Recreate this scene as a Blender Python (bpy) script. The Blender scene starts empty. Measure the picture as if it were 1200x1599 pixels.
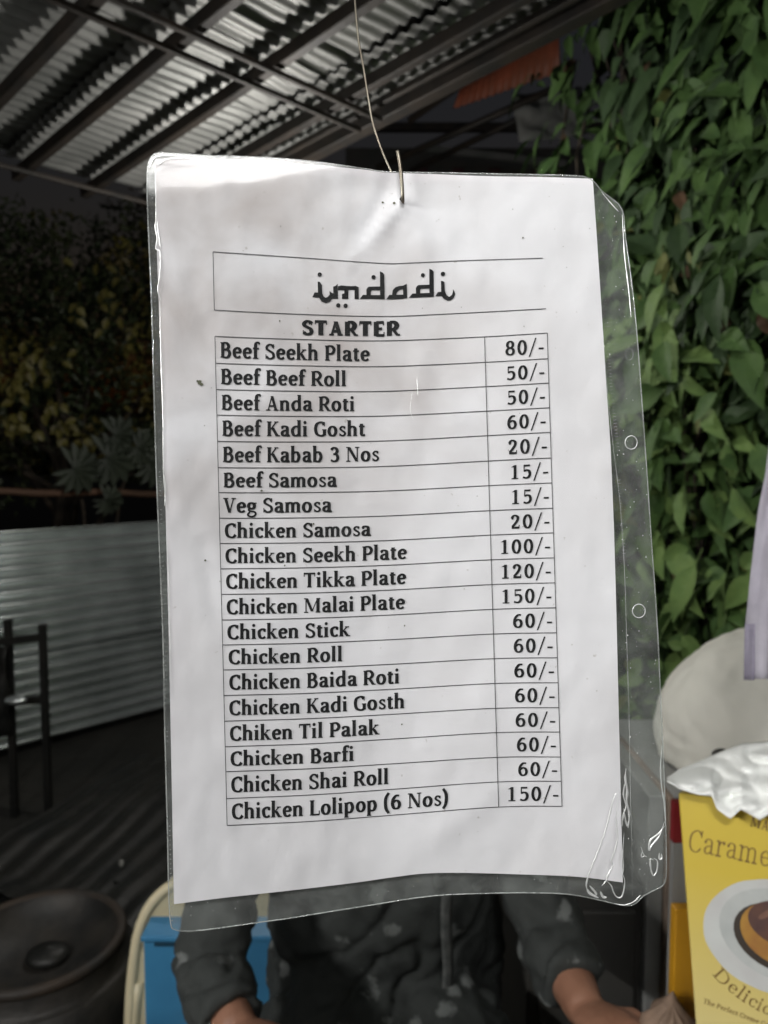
import bpy, bmesh, math, random
from mathutils import Vector, Matrix, noise, geometry
random.seed(7)
sc = bpy.context.scene
R = math.radians

# ------------------------------------------------------------------ camera
F = 1201.0; CX, CY = 600.0, 799.5; PITCH = R(4.17)
CAM = Vector((0, 0, 1.5))
cd = bpy.data.cameras.new('camera'); cam = bpy.data.objects.new('camera', cd)
sc.collection.objects.link(cam); sc.camera = cam
cam.location = CAM; cam.rotation_euler = (R(90) - PITCH, 0, 0)
cd.sensor_fit = 'VERTICAL'; cd.sensor_height = 36.0; cd.lens = 36.0 * F / 1599.0
cd.clip_start = 0.02; cd.clip_end = 500
cd.dof.use_dof = True; cd.dof.focus_distance = 0.372; cd.dof.aperture_fstop = 12.0
sc.render.resolution_x = 768; sc.render.resolution_y = 1024

# ------------------------------------------------------------------ night sky
w = bpy.data.worlds.new('World'); sc.world = w; w.use_nodes = True
nt = w.node_tree; nt.nodes.clear()
sky = nt.nodes.new('ShaderNodeTexSky'); sky.sky_type = 'NISHITA'; sky.sun_disc = False
sky.sun_elevation = R(-2.0); sky.sun_rotation = R(200)
bg = nt.nodes.new('ShaderNodeBackground'); bg.inputs['Strength'].default_value = 0.085
wo = nt.nodes.new('ShaderNodeOutputWorld')
nt.links.new(sky.outputs[0], bg.inputs[0]); nt.links.new(bg.outputs[0], wo.inputs[0])
sun_d = bpy.data.lights.new('sun', 'SUN'); sun_d.energy = 0.03; sun_d.angle = R(12); sun_d.color = (0.85, 0.92, 1)
sun = bpy.data.objects.new('sun', sun_d); sc.collection.objects.link(sun)
sun.rotation_euler = (R(50), 0, R(20))
sc.view_settings.view_transform = 'Standard'; sc.view_settings.look = 'None'
sc.view_settings.exposure = 0.0; sc.view_settings.gamma = 1.0
sc.view_settings.use_curve_mapping = False
PANEL_POWER = 44.0       # emission strength of the flood light of the stall
FILL_TUBE_POWER = 430.0  # emission strength of the added, unseen fill tube
BULB_POWER = 640.0      # emission strength of the bulb under the shed roof
sc.cycles.max_bounces = 8; sc.cycles.transparent_max_bounces = 16
sc.cycles.use_denoising = True

# ------------------------------------------------------------------ helpers
fwd = Vector((0, math.cos(PITCH), -math.sin(PITCH)))
upv = Vector((0, math.sin(PITCH), math.cos(PITCH)))
rgt = Vector((1, 0, 0))
def ray(px, py): return fwd + rgt * ((px - CX) / F) + upv * ((CY - py) / F)
def W(px, py, d): return CAM + ray(px, py) * d
def hit(px, py, p0, n):
    r = ray(px, py); return CAM + r * ((p0 - CAM).dot(n) / r.dot(n))

class MB:
    def __init__(s): s.v = []; s.f = []
    def quad(s, a, b, c, d):
        i = len(s.v); s.v += [Vector(a), Vector(b), Vector(c), Vector(d)]; s.f.append((i, i+1, i+2, i+3))
    def poly(s, pts):
        i = len(s.v); s.v += [Vector(p) for p in pts]; s.f.append(tuple(range(i, i + len(pts))))
    def grid(s, rows, closed=False):
        i = len(s.v); n = len(rows[0])
        for r in rows: s.v += [Vector(p) for p in r]
        for a in range(len(rows) - 1):
            for b in range(n if closed else n - 1):
                c = (b + 1) % n
                s.f.append((i + a*n + b, i + a*n + c, i + (a+1)*n + c, i + (a+1)*n + b))
        return i
    def box(s, o, ax, ay, az):
        o = Vector(o); ax = Vector(ax); ay = Vector(ay); az = Vector(az); i = len(s.v)
        s.v += [o, o+ax, o+ax+ay, o+ay, o+az, o+ax+az, o+ax+ay+az, o+ay+az]
        s.f += [tuple(i + k for k in q) for q in ((0,3,2,1),(4,5,6,7),(0,1,5,4),(1,2,6,5),(2,3,7,6),(3,0,4,7))]
    def tube(s, pts, rad, n=8, cap=True, flat=1.0, ref=None):
        pts = [Vector(p) for p in pts]; m = len(pts)
        if not hasattr(rad, '__len__'): rad = [rad] * m
        rows = []; ref = Vector(ref) if ref else Vector((0.13, 0.31, 0.94)).normalized()
        for k in range(m):
            t = (pts[min(k+1, m-1)] - pts[max(k-1, 0)])
            if t.length < 1e-9: t = Vector((0, 0, 1))
            t.normalize(); u = ref.cross(t)
            if u.length < 1e-3: u = Vector((1, 0, 0)).cross(t)
            u.normalize(); v_ = t.cross(u)
            r = rad[k]; rx, ry = (r if isinstance(r, tuple) else (r, r * flat))
            rows.append([pts[k] + u * (rx * math.cos(2*math.pi*j/n)) + v_ * (ry * math.sin(2*math.pi*j/n)) for j in range(n)])
        i = s.grid(rows, closed=True)
        if cap:
            s.f.append(tuple(i + j for j in range(n))[::-1]); s.f.append(tuple(i + (m-1)*n + j for j in range(n)))
    def ell(s, c, rx, ry, rz, n=16, m=10):
        c = Vector(c); rows = []
        for a in range(m + 1):
            th = math.pi * (a + (0.02 if a == 0 else (-0.02 if a == m else 0))) / m
            rows.append([c + Vector((rx*math.sin(th)*math.cos(2*math.pi*b/n), ry*math.sin(th)*math.sin(2*math.pi*b/n), rz*math.cos(th))) for b in range(n)])
        i = s.grid(rows, closed=True)
        s.f.append(tuple(i + j for j in range(n))); s.f.append(tuple(i + m*n + j for j in range(n))[::-1])
    def mesh(s, name, mat, smooth=False):
        me = bpy.data.meshes.new(name); me.from_pydata([tuple(v) for v in s.v], [], s.f)
        if mat: me.materials.append(mat)
        if smooth: me.polygons.foreach_set('use_smooth', [True] * len(me.polygons))
        me.update(); return me
    def obj(s, name, mat, parent=None, smooth=False, **kw):
        return link(name, s.mesh(name, mat, smooth), parent, **kw)

def link(name, me, parent=None, label=None, cat=None, group=None, kind=None, loc=None, rot=None):
    o = bpy.data.objects.new(name, me); sc.collection.objects.link(o)
    if parent is not None:
        o.parent = parent
        o.matrix_parent_inverse = Matrix.Translation(-parent.location)
    if loc is not None: o.location = loc
    if rot is not None: o.rotation_euler = rot
    if label: o['label'] = label
    if cat: o['category'] = cat
    if group: o['group'] = group
    if kind: o['kind'] = kind
    return o
def thing(name, label, cat, loc=(0, 0, 0), group=None):
    return link(name, None, None, label, cat, group, loc=Vector(loc))

def solidify(o, t, off=0.0):
    m = o.modifiers.new('thickness', 'SOLIDIFY'); m.thickness = t; m.offset = off; return o
def bevel(o, wd, seg=2):
    m = o.modifiers.new('bevel', 'BEVEL'); m.width = wd; m.segments = seg; m.limit_method = 'ANGLE'; return o

def mat(name, col, rough=0.6, metal=0.0, col2=None, scale=8.0, amt=1.0, bump=0.0, bscale=40.0, spec=0.5, detail=4.0, stretch=None, ramp=(0.35, 0.65)):
    m = bpy.data.materials.new(name); m.use_nodes = True; t = m.node_tree; b = t.nodes['Principled BSDF']
    b.inputs['Base Color'].default_value = (*col, 1); b.inputs['Roughness'].default_value = rough
    b.inputs['Metallic'].default_value = metal; b.inputs['Specular IOR Level'].default_value = spec
    tc = t.nodes.new('ShaderNodeTexCoord'); src = tc.outputs['Object']
    if stretch:
        mp = t.nodes.new('ShaderNodeMapping'); mp.inputs['Scale'].default_value = stretch
        t.links.new(src, mp.inputs[0]); src = mp.outputs[0]
    if col2:
        n = t.nodes.new('ShaderNodeTexNoise'); n.inputs['Scale'].default_value = scale; n.inputs['Detail'].default_value = detail
        r = t.nodes.new('ShaderNodeValToRGB'); r.color_ramp.elements[0].position = ramp[0]; r.color_ramp.elements[1].position = ramp[1]
        r.color_ramp.elements[0].color = (*col, 1); r.color_ramp.elements[1].color = (*col2, 1)
        t.links.new(src, n.inputs['Vector']); t.links.new(n.outputs['Fac'], r.inputs[0]); t.links.new(r.outputs[0], b.inputs['Base Color'])
    if bump:
        n = t.nodes.new('ShaderNodeTexNoise'); n.inputs['Scale'].default_value = bscale; n.inputs['Detail'].default_value = 5
        bp = t.nodes.new('ShaderNodeBump'); bp.inputs['Strength'].default_value = bump; bp.inputs['Distance'].default_value = 0.01
        t.links.new(src, n.inputs['Vector']); t.links.new(n.outputs['Fac'], bp.inputs['Height']); t.links.new(bp.outputs[0], b.inputs['Normal'])
    return m

def film_mat(name, haze=0.07, gloss=0.5, rough=0.12, bump=0.25, bscale=60, tint=(0.93, 0.95, 0.94)):
    m = bpy.data.materials.new(name); m.use_nodes = True; t = m.node_tree; t.nodes.clear()
    N = t.nodes.new; out = N('ShaderNodeOutputMaterial'); tr = N('ShaderNodeBsdfTransparent'); tr.inputs[0].default_value = (*tint, 1)
    d0 = N('ShaderNodeBsdfDiffuse'); d0.inputs[0].default_value = (0.9, 0.92, 0.91, 1)
    d1 = N('ShaderNodeBsdfTranslucent'); d1.inputs[0].default_value = (0.9, 0.92, 0.91, 1); df = N('ShaderNodeMixShader'); df.inputs[0].default_value = .45
    t.links.new(d0.outputs[0], df.inputs[1]); t.links.new(d1.outputs[0], df.inputs[2])
    gl = N('ShaderNodeBsdfGlossy'); gl.inputs['Roughness'].default_value = rough
    tc = N('ShaderNodeTexCoord'); no = N('ShaderNodeTexNoise'); no.inputs['Scale'].default_value = bscale; no.inputs['Detail'].default_value = 6
    bp = N('ShaderNodeBump'); bp.inputs['Strength'].default_value = bump; bp.inputs['Distance'].default_value = 0.002
    n2 = N('ShaderNodeTexNoise'); n2.inputs['Scale'].default_value = 75; n2.inputs['Detail'].default_value = 7; n2.inputs['Roughness'].default_value = 0.65
    rp = N('ShaderNodeMapRange'); rp.inputs[1].default_value = 0.35; rp.inputs[2].default_value = 0.75
    rp.inputs[3].default_value = haze * 0.55; rp.inputs[4].default_value = haze * 1.6
    fr = N('ShaderNodeFresnel'); ge = N('ShaderNodeNewGeometry'); io = N('ShaderNodeMapRange')   # a thin film reflects alike from both sides
    io.inputs[3].default_value = 1.5; io.inputs[4].default_value = 1 / 1.5; t.links.new(ge.outputs['Backfacing'], io.inputs[0]); t.links.new(io.outputs[0], fr.inputs[0])
    mu = N('ShaderNodeMath'); mu.operation = 'MULTIPLY'; mu.inputs[1].default_value = gloss
    m1 = N('ShaderNodeMixShader'); m2 = N('ShaderNodeMixShader'); L = t.links.new
    L(tc.outputs['Object'], no.inputs['Vector']); L(tc.outputs['Object'], n2.inputs['Vector'])
    L(no.outputs['Fac'], bp.inputs['Height']); L(bp.outputs[0], gl.inputs['Normal'])
    L(n2.outputs['Fac'], rp.inputs[0]); L(rp.outputs[0], m1.inputs[0]); L(tr.outputs[0], m1.inputs[1]); L(df.outputs[0], m1.inputs[2])
    L(fr.outputs[0], mu.inputs[0]); L(mu.outputs[0], m2.inputs[0]); L(m1.outputs[0], m2.inputs[1]); L(gl.outputs[0], m2.inputs[2])
    L(m2.outputs[0], out.inputs[0]); return m

def emit(name, col, s):
    m = bpy.data.materials.new(name); m.use_nodes = True; b = m.node_tree.nodes['Principled BSDF']
    b.inputs['Base Color'].default_value = (0.8, 0.8, 0.8, 1)
    b.inputs['Emission Color'].default_value = (*col, 1); b.inputs['Emission Strength'].default_value = s; return m

def remesh_obj(mb, name, m, parent, voxel, smooth=2, disp=None, **kw):
    """lofted pieces fused into one continuous skin"""
    o = mb.obj(name + '_raw', m)
    md = o.modifiers.new('r', 'REMESH'); md.mode = 'VOXEL'; md.voxel_size = voxel
    sm = o.modifiers.new('s', 'SMOOTH'); sm.iterations = smooth; sm.factor = 0.6
    dg = bpy.context.evaluated_depsgraph_get(); me = bpy.data.meshes.new_from_object(o.evaluated_get(dg))
    old = o.data; bpy.data.objects.remove(o); bpy.data.meshes.remove(old)
    if disp:
        ns = [v.normal.copy() for v in me.vertices]
        for v, n in zip(me.vertices, ns): v.co += n * disp(v.co)
    me.name = name; me.polygons.foreach_set('use_smooth', [True] * len(me.polygons)); me.update()
    if not me.materials: me.materials.append(m)
    return link(name, me, parent, **kw)

def catmull(pts, closed=False, k=6):
    pts = [Vector(p) for p in pts]; n = len(pts); out = []
    for i in range(n if closed else n - 1):
        if closed: p0, p1, p2, p3 = pts[(i-1) % n], pts[i], pts[(i+1) % n], pts[(i+2) % n]
        else: p0, p1, p2, p3 = pts[max(i-1, 0)], pts[i], pts[i+1], pts[min(i+2, n-1)]
        for j in range(k):
            t = j / k
            out.append(0.5 * ((2*p1) + (p2-p0)*t + (2*p0-5*p1+4*p2-p3)*t*t + (3*p1-p0-3*p2+p3)*t**3))
    if not closed: out.append(pts[-1])
    return out
def lerpt(tab, x):
    if x <= tab[0][0]: a, b = tab[0], tab[1]
    elif x >= tab[-1][0]: a, b = tab[-2], tab[-1]
    else:
        for a, b in zip(tab, tab[1:]):
            if a[0] <= x <= b[0]: break
    return a[1] + (b[1] - a[1]) * (x - a[0]) / (b[0] - a[0])

# ------------------------------------------------------------------ materials
M_roof = mat('galvanised roof metal', (0.34, 0.34, 0.325), 0.5, 0.4, (0.17, 0.175, 0.165), 3.0, bump=0.12, bscale=9)
M_roof2 = mat('weathered roof metal', (0.27, 0.27, 0.255), 0.5, 0.4, (0.12, 0.12, 0.11), 4.0, bump=0.12, bscale=9)
M_fence = mat('zinc fence sheet', (0.78, 0.83, 0.82), 0.27, 0.78, (0.60, 0.65, 0.64), 5.0, bump=0.08, bscale=12)
M_rust = mat('rusty painted steel', (0.036, 0.027, 0.020), 0.6, 0.2, (0.018, 0.016, 0.014), 9.0, bump=0.2)
M_darkmetal = mat('dark metal', (0.010, 0.011, 0.010), 0.5, 0.3, (0.022, 0.021, 0.018), 8.0, bump=0.2)
M_ground = mat('packed earth', (0.014, 0.014, 0.011), 0.9, 0, (0.026, 0.024, 0.019), 2.5, bump=0.5, bscale=14)
M_wood = mat('brown wooden pole', (0.16, 0.085, 0.05), 0.7, 0, (0.09, 0.05, 0.03), 12, bump=0.3, stretch=(0.2, 0.2, 2))
M_leafd = mat('dark leaf', (0.036, 0.056, 0.022), 0.5, 0, (0.055, 0.062, 0.024), 3.0)
M_leafy = mat('yellowing leaf', (0.15, 0.14, 0.030), 0.5, 0, (0.10, 0.075, 0.02), 6.0)
M_leafg = mat('grey green lobed leaf', (0.045, 0.056, 0.036), 0.6, 0, (0.030, 0.038, 0.026), 6.0)
def leafmat(name, a, b):
    m = mat(name, a, 0.6, 0, b, 14.0, bump=0.35, bscale=60, spec=0.2); bs = m.node_tree.nodes['Principled BSDF']
    bs.inputs['Transmission Weight'].default_value = 0.0; bs.inputs['Sheen Weight'].default_value = 0.05; return m
M_h = [leafmat('creeper leaf mid green', (0.085, 0.155, 0.042), (0.055, 0.110, 0.032)),
       leafmat('creeper leaf pale green', (0.160, 0.250, 0.070), (0.110, 0.190, 0.055)),
       leafmat('creeper leaf dark green', (0.046, 0.084, 0.030), (0.032, 0.062, 0.024)),
       leafmat('creeper leaf yellow green', (0.16, 0.175, 0.05), (0.11, 0.135, 0.04)),
       leafmat('creeper leaf dead brown', (0.13, 0.075, 0.04), (0.08, 0.05, 0.03))]
M_bark = mat('bark', (0.06, 0.045, 0.03), 0.85, 0, (0.03, 0.024, 0.018), 20, bump=0.5)
M_ink = mat('black toner', (0.006, 0.006, 0.007), 0.7, spec=0.15)
M_rule = mat('thin printed rule', (0.05, 0.05, 0.055), 0.6)
M_wire = mat('dull galvanised wire', (0.27, 0.25, 0.20), 0.42, 0.75, (0.16, 0.13, 0.10), 90)
M_film = film_mat('clear plastic film', 0.026, 0.36, 0.13, 0.10)
M_filmb = film_mat('clear plastic back film', 0.15, 0.5, 0.2, 0.3)
M_weld = film_mat('welded plastic edge', 0.30, 1.6, 0.1, 0.3)
def white_and_glint_mat():
    m = bpy.data.materials.new('white plastic and painted glints'); m.use_nodes = True; t = m.node_tree; t.nodes.clear(); N = t.nodes.new; L = t.links.new
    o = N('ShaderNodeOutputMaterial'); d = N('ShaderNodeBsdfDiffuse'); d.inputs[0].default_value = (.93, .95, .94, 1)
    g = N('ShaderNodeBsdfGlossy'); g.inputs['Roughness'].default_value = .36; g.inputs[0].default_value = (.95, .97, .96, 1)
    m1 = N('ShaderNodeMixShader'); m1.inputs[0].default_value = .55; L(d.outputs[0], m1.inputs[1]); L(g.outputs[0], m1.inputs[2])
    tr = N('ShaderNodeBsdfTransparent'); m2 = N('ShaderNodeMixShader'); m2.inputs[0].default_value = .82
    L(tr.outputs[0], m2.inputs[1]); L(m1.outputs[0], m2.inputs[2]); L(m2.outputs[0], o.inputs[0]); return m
M_white_and_glint = white_and_glint_mat()  # white stands in for glints on the creases; rings and specks share it
M_skin = mat('skin', (0.30, 0.15, 0.095), 0.5, 0, (0.24, 0.115, 0.07), 18, bump=0.1, bscale=120)
M_hair = mat('black hair', (0.01, 0.009, 0.008), 0.5, 0, bump=0.6, bscale=160)
M_trouser = mat('dark trousers', (0.02, 0.022, 0.028), 0.85, bump=0.1)
M_cream = mat('cream plastic', (0.72, 0.64, 0.43), 0.4, 0, (0.66, 0.58, 0.38), 8)
M_blue = mat('blue plastic', (0.06, 0.26, 0.48), 0.42, 0, (0.05, 0.22, 0.42), 9)
M_navy = mat('dark slot', (0.01, 0.05, 0.09), 0.6)
M_iron = mat('greasy cast iron', (0.015, 0.015, 0.014), 0.55, 0.3, (0.034, 0.030, 0.025), 12, bump=0.2)
M_rim = mat('browned pan rim', (0.040, 0.027, 0.017), 0.65, 0.1, (0.022, 0.020, 0.018), 9)
M_sack = mat('off white sack cloth', (0.90, 0.88, 0.79), 0.85, 0, (0.80, 0.79, 0.71), 7, bump=0.25, bscale=18)
M_lav = mat('lavender cloth', (0.46, 0.44, 0.50), 0.85, 0, (0.38, 0.36, 0.42), 30, bump=0.2)
M_bag = mat('thin white plastic bag', (0.93, 0.95, 0.92), 0.5, 0, bump=0.1, bscale=15)
M_yel = mat('yellow printed carton', (0.62, 0.44, 0.035), 0.45, 0, (0.58, 0.40, 0.04), 15)
M_brownink = mat('brown print', (0.16, 0.085, 0.015), 0.5)
M_plate = mat('printed white plate', (0.55, 0.57, 0.55), 0.5, 0, (0.5, 0.5, 0.49), 18)
M_pud1 = mat('printed pudding gold', (0.40, 0.21, 0.03), 0.5, 0, (0.30, 0.13, 0.025), 40)
M_pud2 = mat('printed caramel top', (0.060, 0.026, 0.026), 0.5, 0, (0.11, 0.045, 0.025), 40)
M_pud3 = mat('printed pudding shadow', (0.03, 0.02, 0.012), 0.5)
M_orange = mat('orange yellow carton', (0.55, 0.27, 0.008), 0.5, 0, (0.50, 0.24, 0.01), 10)
M_red = mat('dark red card', (0.22, 0.015, 0.02), 0.5)
M_grey = mat('grey painted steel', (0.32, 0.33, 0.32), 0.5, 0.1, (0.25, 0.25, 0.24), 5, bump=0.08)
M_browned = mat('brown wooden edge', (0.28, 0.21, 0.16), 0.6, 0, (0.18, 0.14, 0.11), 14)
M_black = mat('black panel', (0.045, 0.045, 0.042), 0.6, 0, (0.06, 0.057, 0.05), 6)
M_tan = mat('tan woven cloth', (0.25, 0.17, 0.12), 0.8, 0, (0.17, 0.115, 0.08), 40, bump=0.3)
M_orsheet = mat('orange roofing sheet', (0.33, 0.085, 0.04), 0.6, 0, (0.22, 0.07, 0.035), 5)
M_tarp = mat('grey tarpaulin', (0.20, 0.20, 0.19), 0.7, 0, (0.12, 0.13, 0.12), 5, bump=0.4, bscale=6)
M_maroon = mat('maroon wall', (0.07, 0.022, 0.028), 0.7, 0, (0.05, 0.02, 0.022), 4)
M_stone = mat('pale stone', (0.2, 0.2, 0.18), 0.8)
M_counter = mat('steel counter', (0.35, 0.35, 0.34), 0.35, 0.8)

def carton_fade(m):
    t = m.node_tree; bs = t.nodes['Principled BSDF']; N = t.nodes.new; L = t.links.new; tc = N('ShaderNodeTexCoord'); sp = N('ShaderNodeSeparateXYZ')
    mr = N('ShaderNodeMapRange'); mr.inputs[1].default_value = 1.02; mr.inputs[2].default_value = .80; mx = N('ShaderNodeMix'); mx.data_type = 'RGBA'
    mx.inputs[6].default_value = (.60, .45, .045, 1); mx.inputs[7].default_value = (.62, .54, .27, 1)
    L(tc.outputs['Object'], sp.inputs[0]); L(sp.outputs['Z'], mr.inputs[0]); L(mr.outputs[0], mx.inputs[0]); L(mx.outputs[2], bs.inputs['Base Color'])
carton_fade(M_yel)
def ink_free_paper():
    m = bpy.data.materials.new('stained white paper'); m.use_nodes = True; t = m.node_tree; b = t.nodes['Principled BSDF']
    b.inputs['Roughness'].default_value = 0.6; N = t.nodes.new; L = t.links.new
    tc = N('ShaderNodeTexCoord')
    n1 = N('ShaderNodeTexNoise'); n1.inputs['Scale'].default_value = 17; n1.inputs['Detail'].default_value = 7; n1.inputs['Distortion'].default_value = 0.3
    r1 = N('ShaderNodeMapRange'); r1.inputs[1].default_value = 0.38; r1.inputs[2].default_value = 0.72
    # dirt is heaviest towards the upper left of the sheet, where it has been handled
    gr = N('ShaderNodeVectorMath'); gr.operation = 'DISTANCE'; c = W(400, 430, 0.365); gr.inputs[1].default_value = c
    r2 = N('ShaderNodeMapRange'); r2.inputs[1].default_value = 0.03; r2.inputs[2].default_value = 0.16; r2.inputs[3].default_value = 0.95; r2.inputs[4].default_value = 0.14
    mu = N('ShaderNodeMath'); mu.operation = 'MULTIPLY'
    mx = N('ShaderNodeMix'); mx.data_type = 'RGBA'; mx.inputs[6].default_value = (0.82, 0.79, 0.83, 1); mx.inputs[7].default_value = (0.40, 0.335, 0.32, 1)
    # fine grime specks
    n3 = N('ShaderNodeTexNoise'); n3.inputs['Scale'].default_value = 260; n3.inputs['Detail'].default_value = 2
    r3 = N('ShaderNodeMapRange'); r3.inputs[1].default_value = 0.73; r3.inputs[2].default_value = 0.78; r3.inputs[4].default_value = 0.5
    mx2 = N('ShaderNodeMix'); mx2.data_type = 'RGBA'; mx2.inputs[7].default_value = (0.4, 0.36, 0.33, 1)
    L(tc.outputs['Object'], n1.inputs['Vector']); L(tc.outputs['Object'], n3.inputs['Vector']); L(tc.outputs['Object'], gr.inputs[0])
    L(n1.outputs['Fac'], r1.inputs[0]); L(gr.outputs['Value'], r2.inputs[0]); L(r1.outputs[0], mu.inputs[0]); L(r2.outputs[0], mu.inputs[1])
    L(mu.outputs[0], mx.inputs[0]); L(n3.outputs['Fac'], r3.inputs[0]); L(r3.outputs[0], mx2.inputs[0]); L(mx.outputs[2], mx2.inputs[6])
    L(mx2.outputs[2], b.inputs['Base Color'])
    n4 = N('ShaderNodeTexNoise'); n4.inputs['Scale'].default_value = 38; n4.inputs['Detail'].default_value = 5
    bp = N('ShaderNodeBump'); bp.inputs['Strength'].default_value = 0.22; bp.inputs['Distance'].default_value = 0.003
    L(tc.outputs['Object'], n4.inputs['Vector']); L(n4.outputs['Fac'], bp.inputs['Height']); L(bp.outputs[0], b.inputs['Normal'])
    return m
M_paper = ink_free_paper()

# ================================================================== THE SETTING
mb = MB(); G = 60
mb.grid([[Vector((x, y, 0)) for x in range(-G, G + 1, 10)] for y in range(-G, G + 1, 10)])
mb.obj('ground', M_ground, kind='structure')

# shed axes: e1 runs along the corrugations, e2 down the roof slope
a1 = R(43.8); e1 = Vector((math.sin(a1), math.cos(a1), 0)); e2h = Vector((-math.cos(a1), math.sin(a1), 0))
drop = 0.069; e2 = (e2h - Vector((0, 0, drop))).normalized(); nroof = e1.cross(e2).normalized()
ROOF0 = Vector((0, 0, 2.8))
def rt(px, py):
    p = hit(px, py, ROOF0, nroof) - ROOF0; return p.dot(e1), p.dot(e2)
S_EAVE = 3.05
tb = [rt(*p)[0] for p in ((62, 71), (203, 112), (305, 170), (460, 184), (590, 170), (660, 140), (735, 72))]
print('beams at', [round(x, 2) for x in tb])

roof = thing('shed_roof', 'corrugated metal shed roof on rusty beams, overhead at upper left', 'roof', ROOF0)
def corrugated(origin, along, across, length, width, pitch, amp, n_len=2, sag=0.0, sub=6, seed=0, cusp=False):
    nrm = along.cross(across).normalized(); mb = MB(); rows = []
    k = int(width / pitch * sub)
    for a in range(n_len + 1):
        r = []
        for b in range(k + 1):
            x = width * b / k
            h = amp * (abs(math.sin(math.pi * x / pitch)) if cusp else math.sin(2 * math.pi * x / pitch))
            p = origin + along * (length * a / n_len) + across * x
            h += sag * noise.noise(Vector((a * 0.9 + seed, x * 3.1, seed)))
            r.append(p + nrm * h)
        rows.append(r)
    mb.grid(rows); return mb
T0, T1 = -1.6, tb[-1] + 0.02
bays = [T0] + [t for t in tb if t > T0 + 0.3]
ri = 0
for bi in range(len(bays) - 1):
    a, b = bays[bi], bays[bi + 1]
    s = -2.3
    while s < S_EAVE - 0.05:
        wd = min(0.9, S_EAVE - s)
        wd = max(0.15, round(wd / 0.05) * 0.05)
        o = corrugated(ROOF0 + e1 * (a - 0.06) + e2 * s + nroof * (0.012 + 0.016 * (bi % 2) + 0.006 * (ri % 3)), e1, e2, b - a + 0.12, wd + 0.02,
                       0.05, 0.0062, 5, 0.010, seed=ri * 1.7).obj('roof_sheet', M_roof if ri % 3 else M_roof2, roof, True)
        ri += 1; s += wd
def beam(p, q, wd, ht, m, name, par, up=Vector((0, 0, 1))):
    d = (q - p); side = d.cross(up).normalized(); u = side.cross(d).normalized(); b = MB()
    b.box(p - side * wd / 2 - u * ht, d, side * wd, u * ht); o = b.obj(name, m, par); bevel(o, 0.004); return o
for t in tb:
    wr_ = .6 if t == tb[-1] else 1
    beam(ROOF0 + e1 * t + e2 * -2.3 - nroof * 0.006, ROOF0 + e1 * t + e2 * (S_EAVE + 0.05) - nroof * 0.006, 0.032 * wr_, 0.042 * wr_, M_rust, 'rafter', roof)
sA, sB = rt(395, 99)[1], rt(430, 78)[1]; print('purlins', sA, sB)
for s in (sA, sB, 2.95):
    beam(ROOF0 + e1 * T0 + e2 * s - nroof * 0.055, ROOF0 + e1 * T1 + e2 * s - nroof * 0.055, 0.017, 0.017, M_rust, 'purlin', roof)
for t in (-1.5, rt(640, 300)[0]):
    p = ROOF0 + e1 * t + e2 * 2.95; b = MB(); b.tube([Vector((p.x, p.y, 0)), p - Vector((0, 0, 0.13))], 0.035, 10); b.obj('roof_post', M_rust, roof, True)

# corrugated fence
S_F = 4.0
fbase = e2h * S_F
fence = thing('corrugated_fence', 'pale corrugated metal fence with horizontal ridges behind the yard at left', 'fence', fbase)
def on_fence(px, py): return hit(px, py, fbase, e2h)
ztop = on_fence(0, 827).z; print('fence top', ztop)
def fsheet(x0, x1, z0, z1, off, seed, m, name='fence_sheet'):
    o = fbase + e1 * x0 - e2h * off + Vector((0, 0, z0))
    return corrugated(o, e1, Vector((0, 0, 1)), x1 - x0, z1 - z0, 0.060, 0.046, 14, 0.016, seed=seed, sub=10, cusp=True).obj(name, m, fence, True)
fsheet(-1.7, 3.4, 0.50, ztop, 0.06, 1, M_fence); fsheet(-1.7, 3.4, 0.03, 0.515, 0.03, 9, M_fence)
for t in (-1.2, 0.7, 2.6):
    b = MB(); b.box(fbase + e1 * t + e2h * 0.02, e1 * 0.06, e2h * 0.06, Vector((0, 0, ztop + 0.02))); b.obj('fence_post', M_rust, fence)

# bamboo rail above the fence
pole = MB(); pa = hit(-60, 768, e2h * 4.3, e2h); pb = hit(330, 771, e2h * 4.3, e2h)
pole.tube([pa.lerp(pb, k / 12) + Vector((0, 0, 0.006 * math.sin(k * 1.3))) for k in range(13)], [0.019 + 0.002 * (k % 2) for k in range(13)], 10)
pole.obj('wooden_rail', M_wood, None, True, label='thin brown wooden rail running level just above the corrugated fence', cat='rail')

# ------------------------------------------------------------------ leaves
def leaf_mesh(name, m, ln=0.1, wd=0.045, curl=0.25, seed=0, nseg=6):
    """ovate leaf, base at the origin, tip along +X, folded on the midrib, drooping"""
    mb = MB(); rows = []; rr = random.Random(seed)
    for k in range(nseg + 1):
        t = k / nseg; wv = wd * 0.5 * (math.sin(math.pi * min(1, t ** 0.75 * 1.0)) ** 0.9 if 0 < t < 1 else 0.02)
        x = ln * t; z = -curl * ln * t * t; e = wv * (1 + 0.08 * rr.uniform(-1, 1)); f = 0.30 * wv
        rows.append([(x, -e, z + f + 0.1 * e * rr.uniform(-1, 1)), (x, -e * 0.5, z + f * 0.6), (x, 0, z), (x, e * 0.5, z + f * 0.6), (x, e, z + f + 0.1 * e * rr.uniform(-1, 1))])
    mb.grid(rows); mb.tube([(-0.03 * ln / 0.1, 0, 0.002), (0, 0, 0), (ln * 0.9, 0, -curl * ln * 0.81 + 0.0005)], [0.0012, 0.001, 0.0004], 3, False)
    return mb.mesh(name, m, True)
def orient(d, face):
    """matrix with X = leaf direction, Z close to the way the leaf faces"""
    x = d.normalized(); z = (face - x * face.dot(x)).normalized(); y = z.cross(x)
    return Matrix((x, y, z)).transposed()

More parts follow.
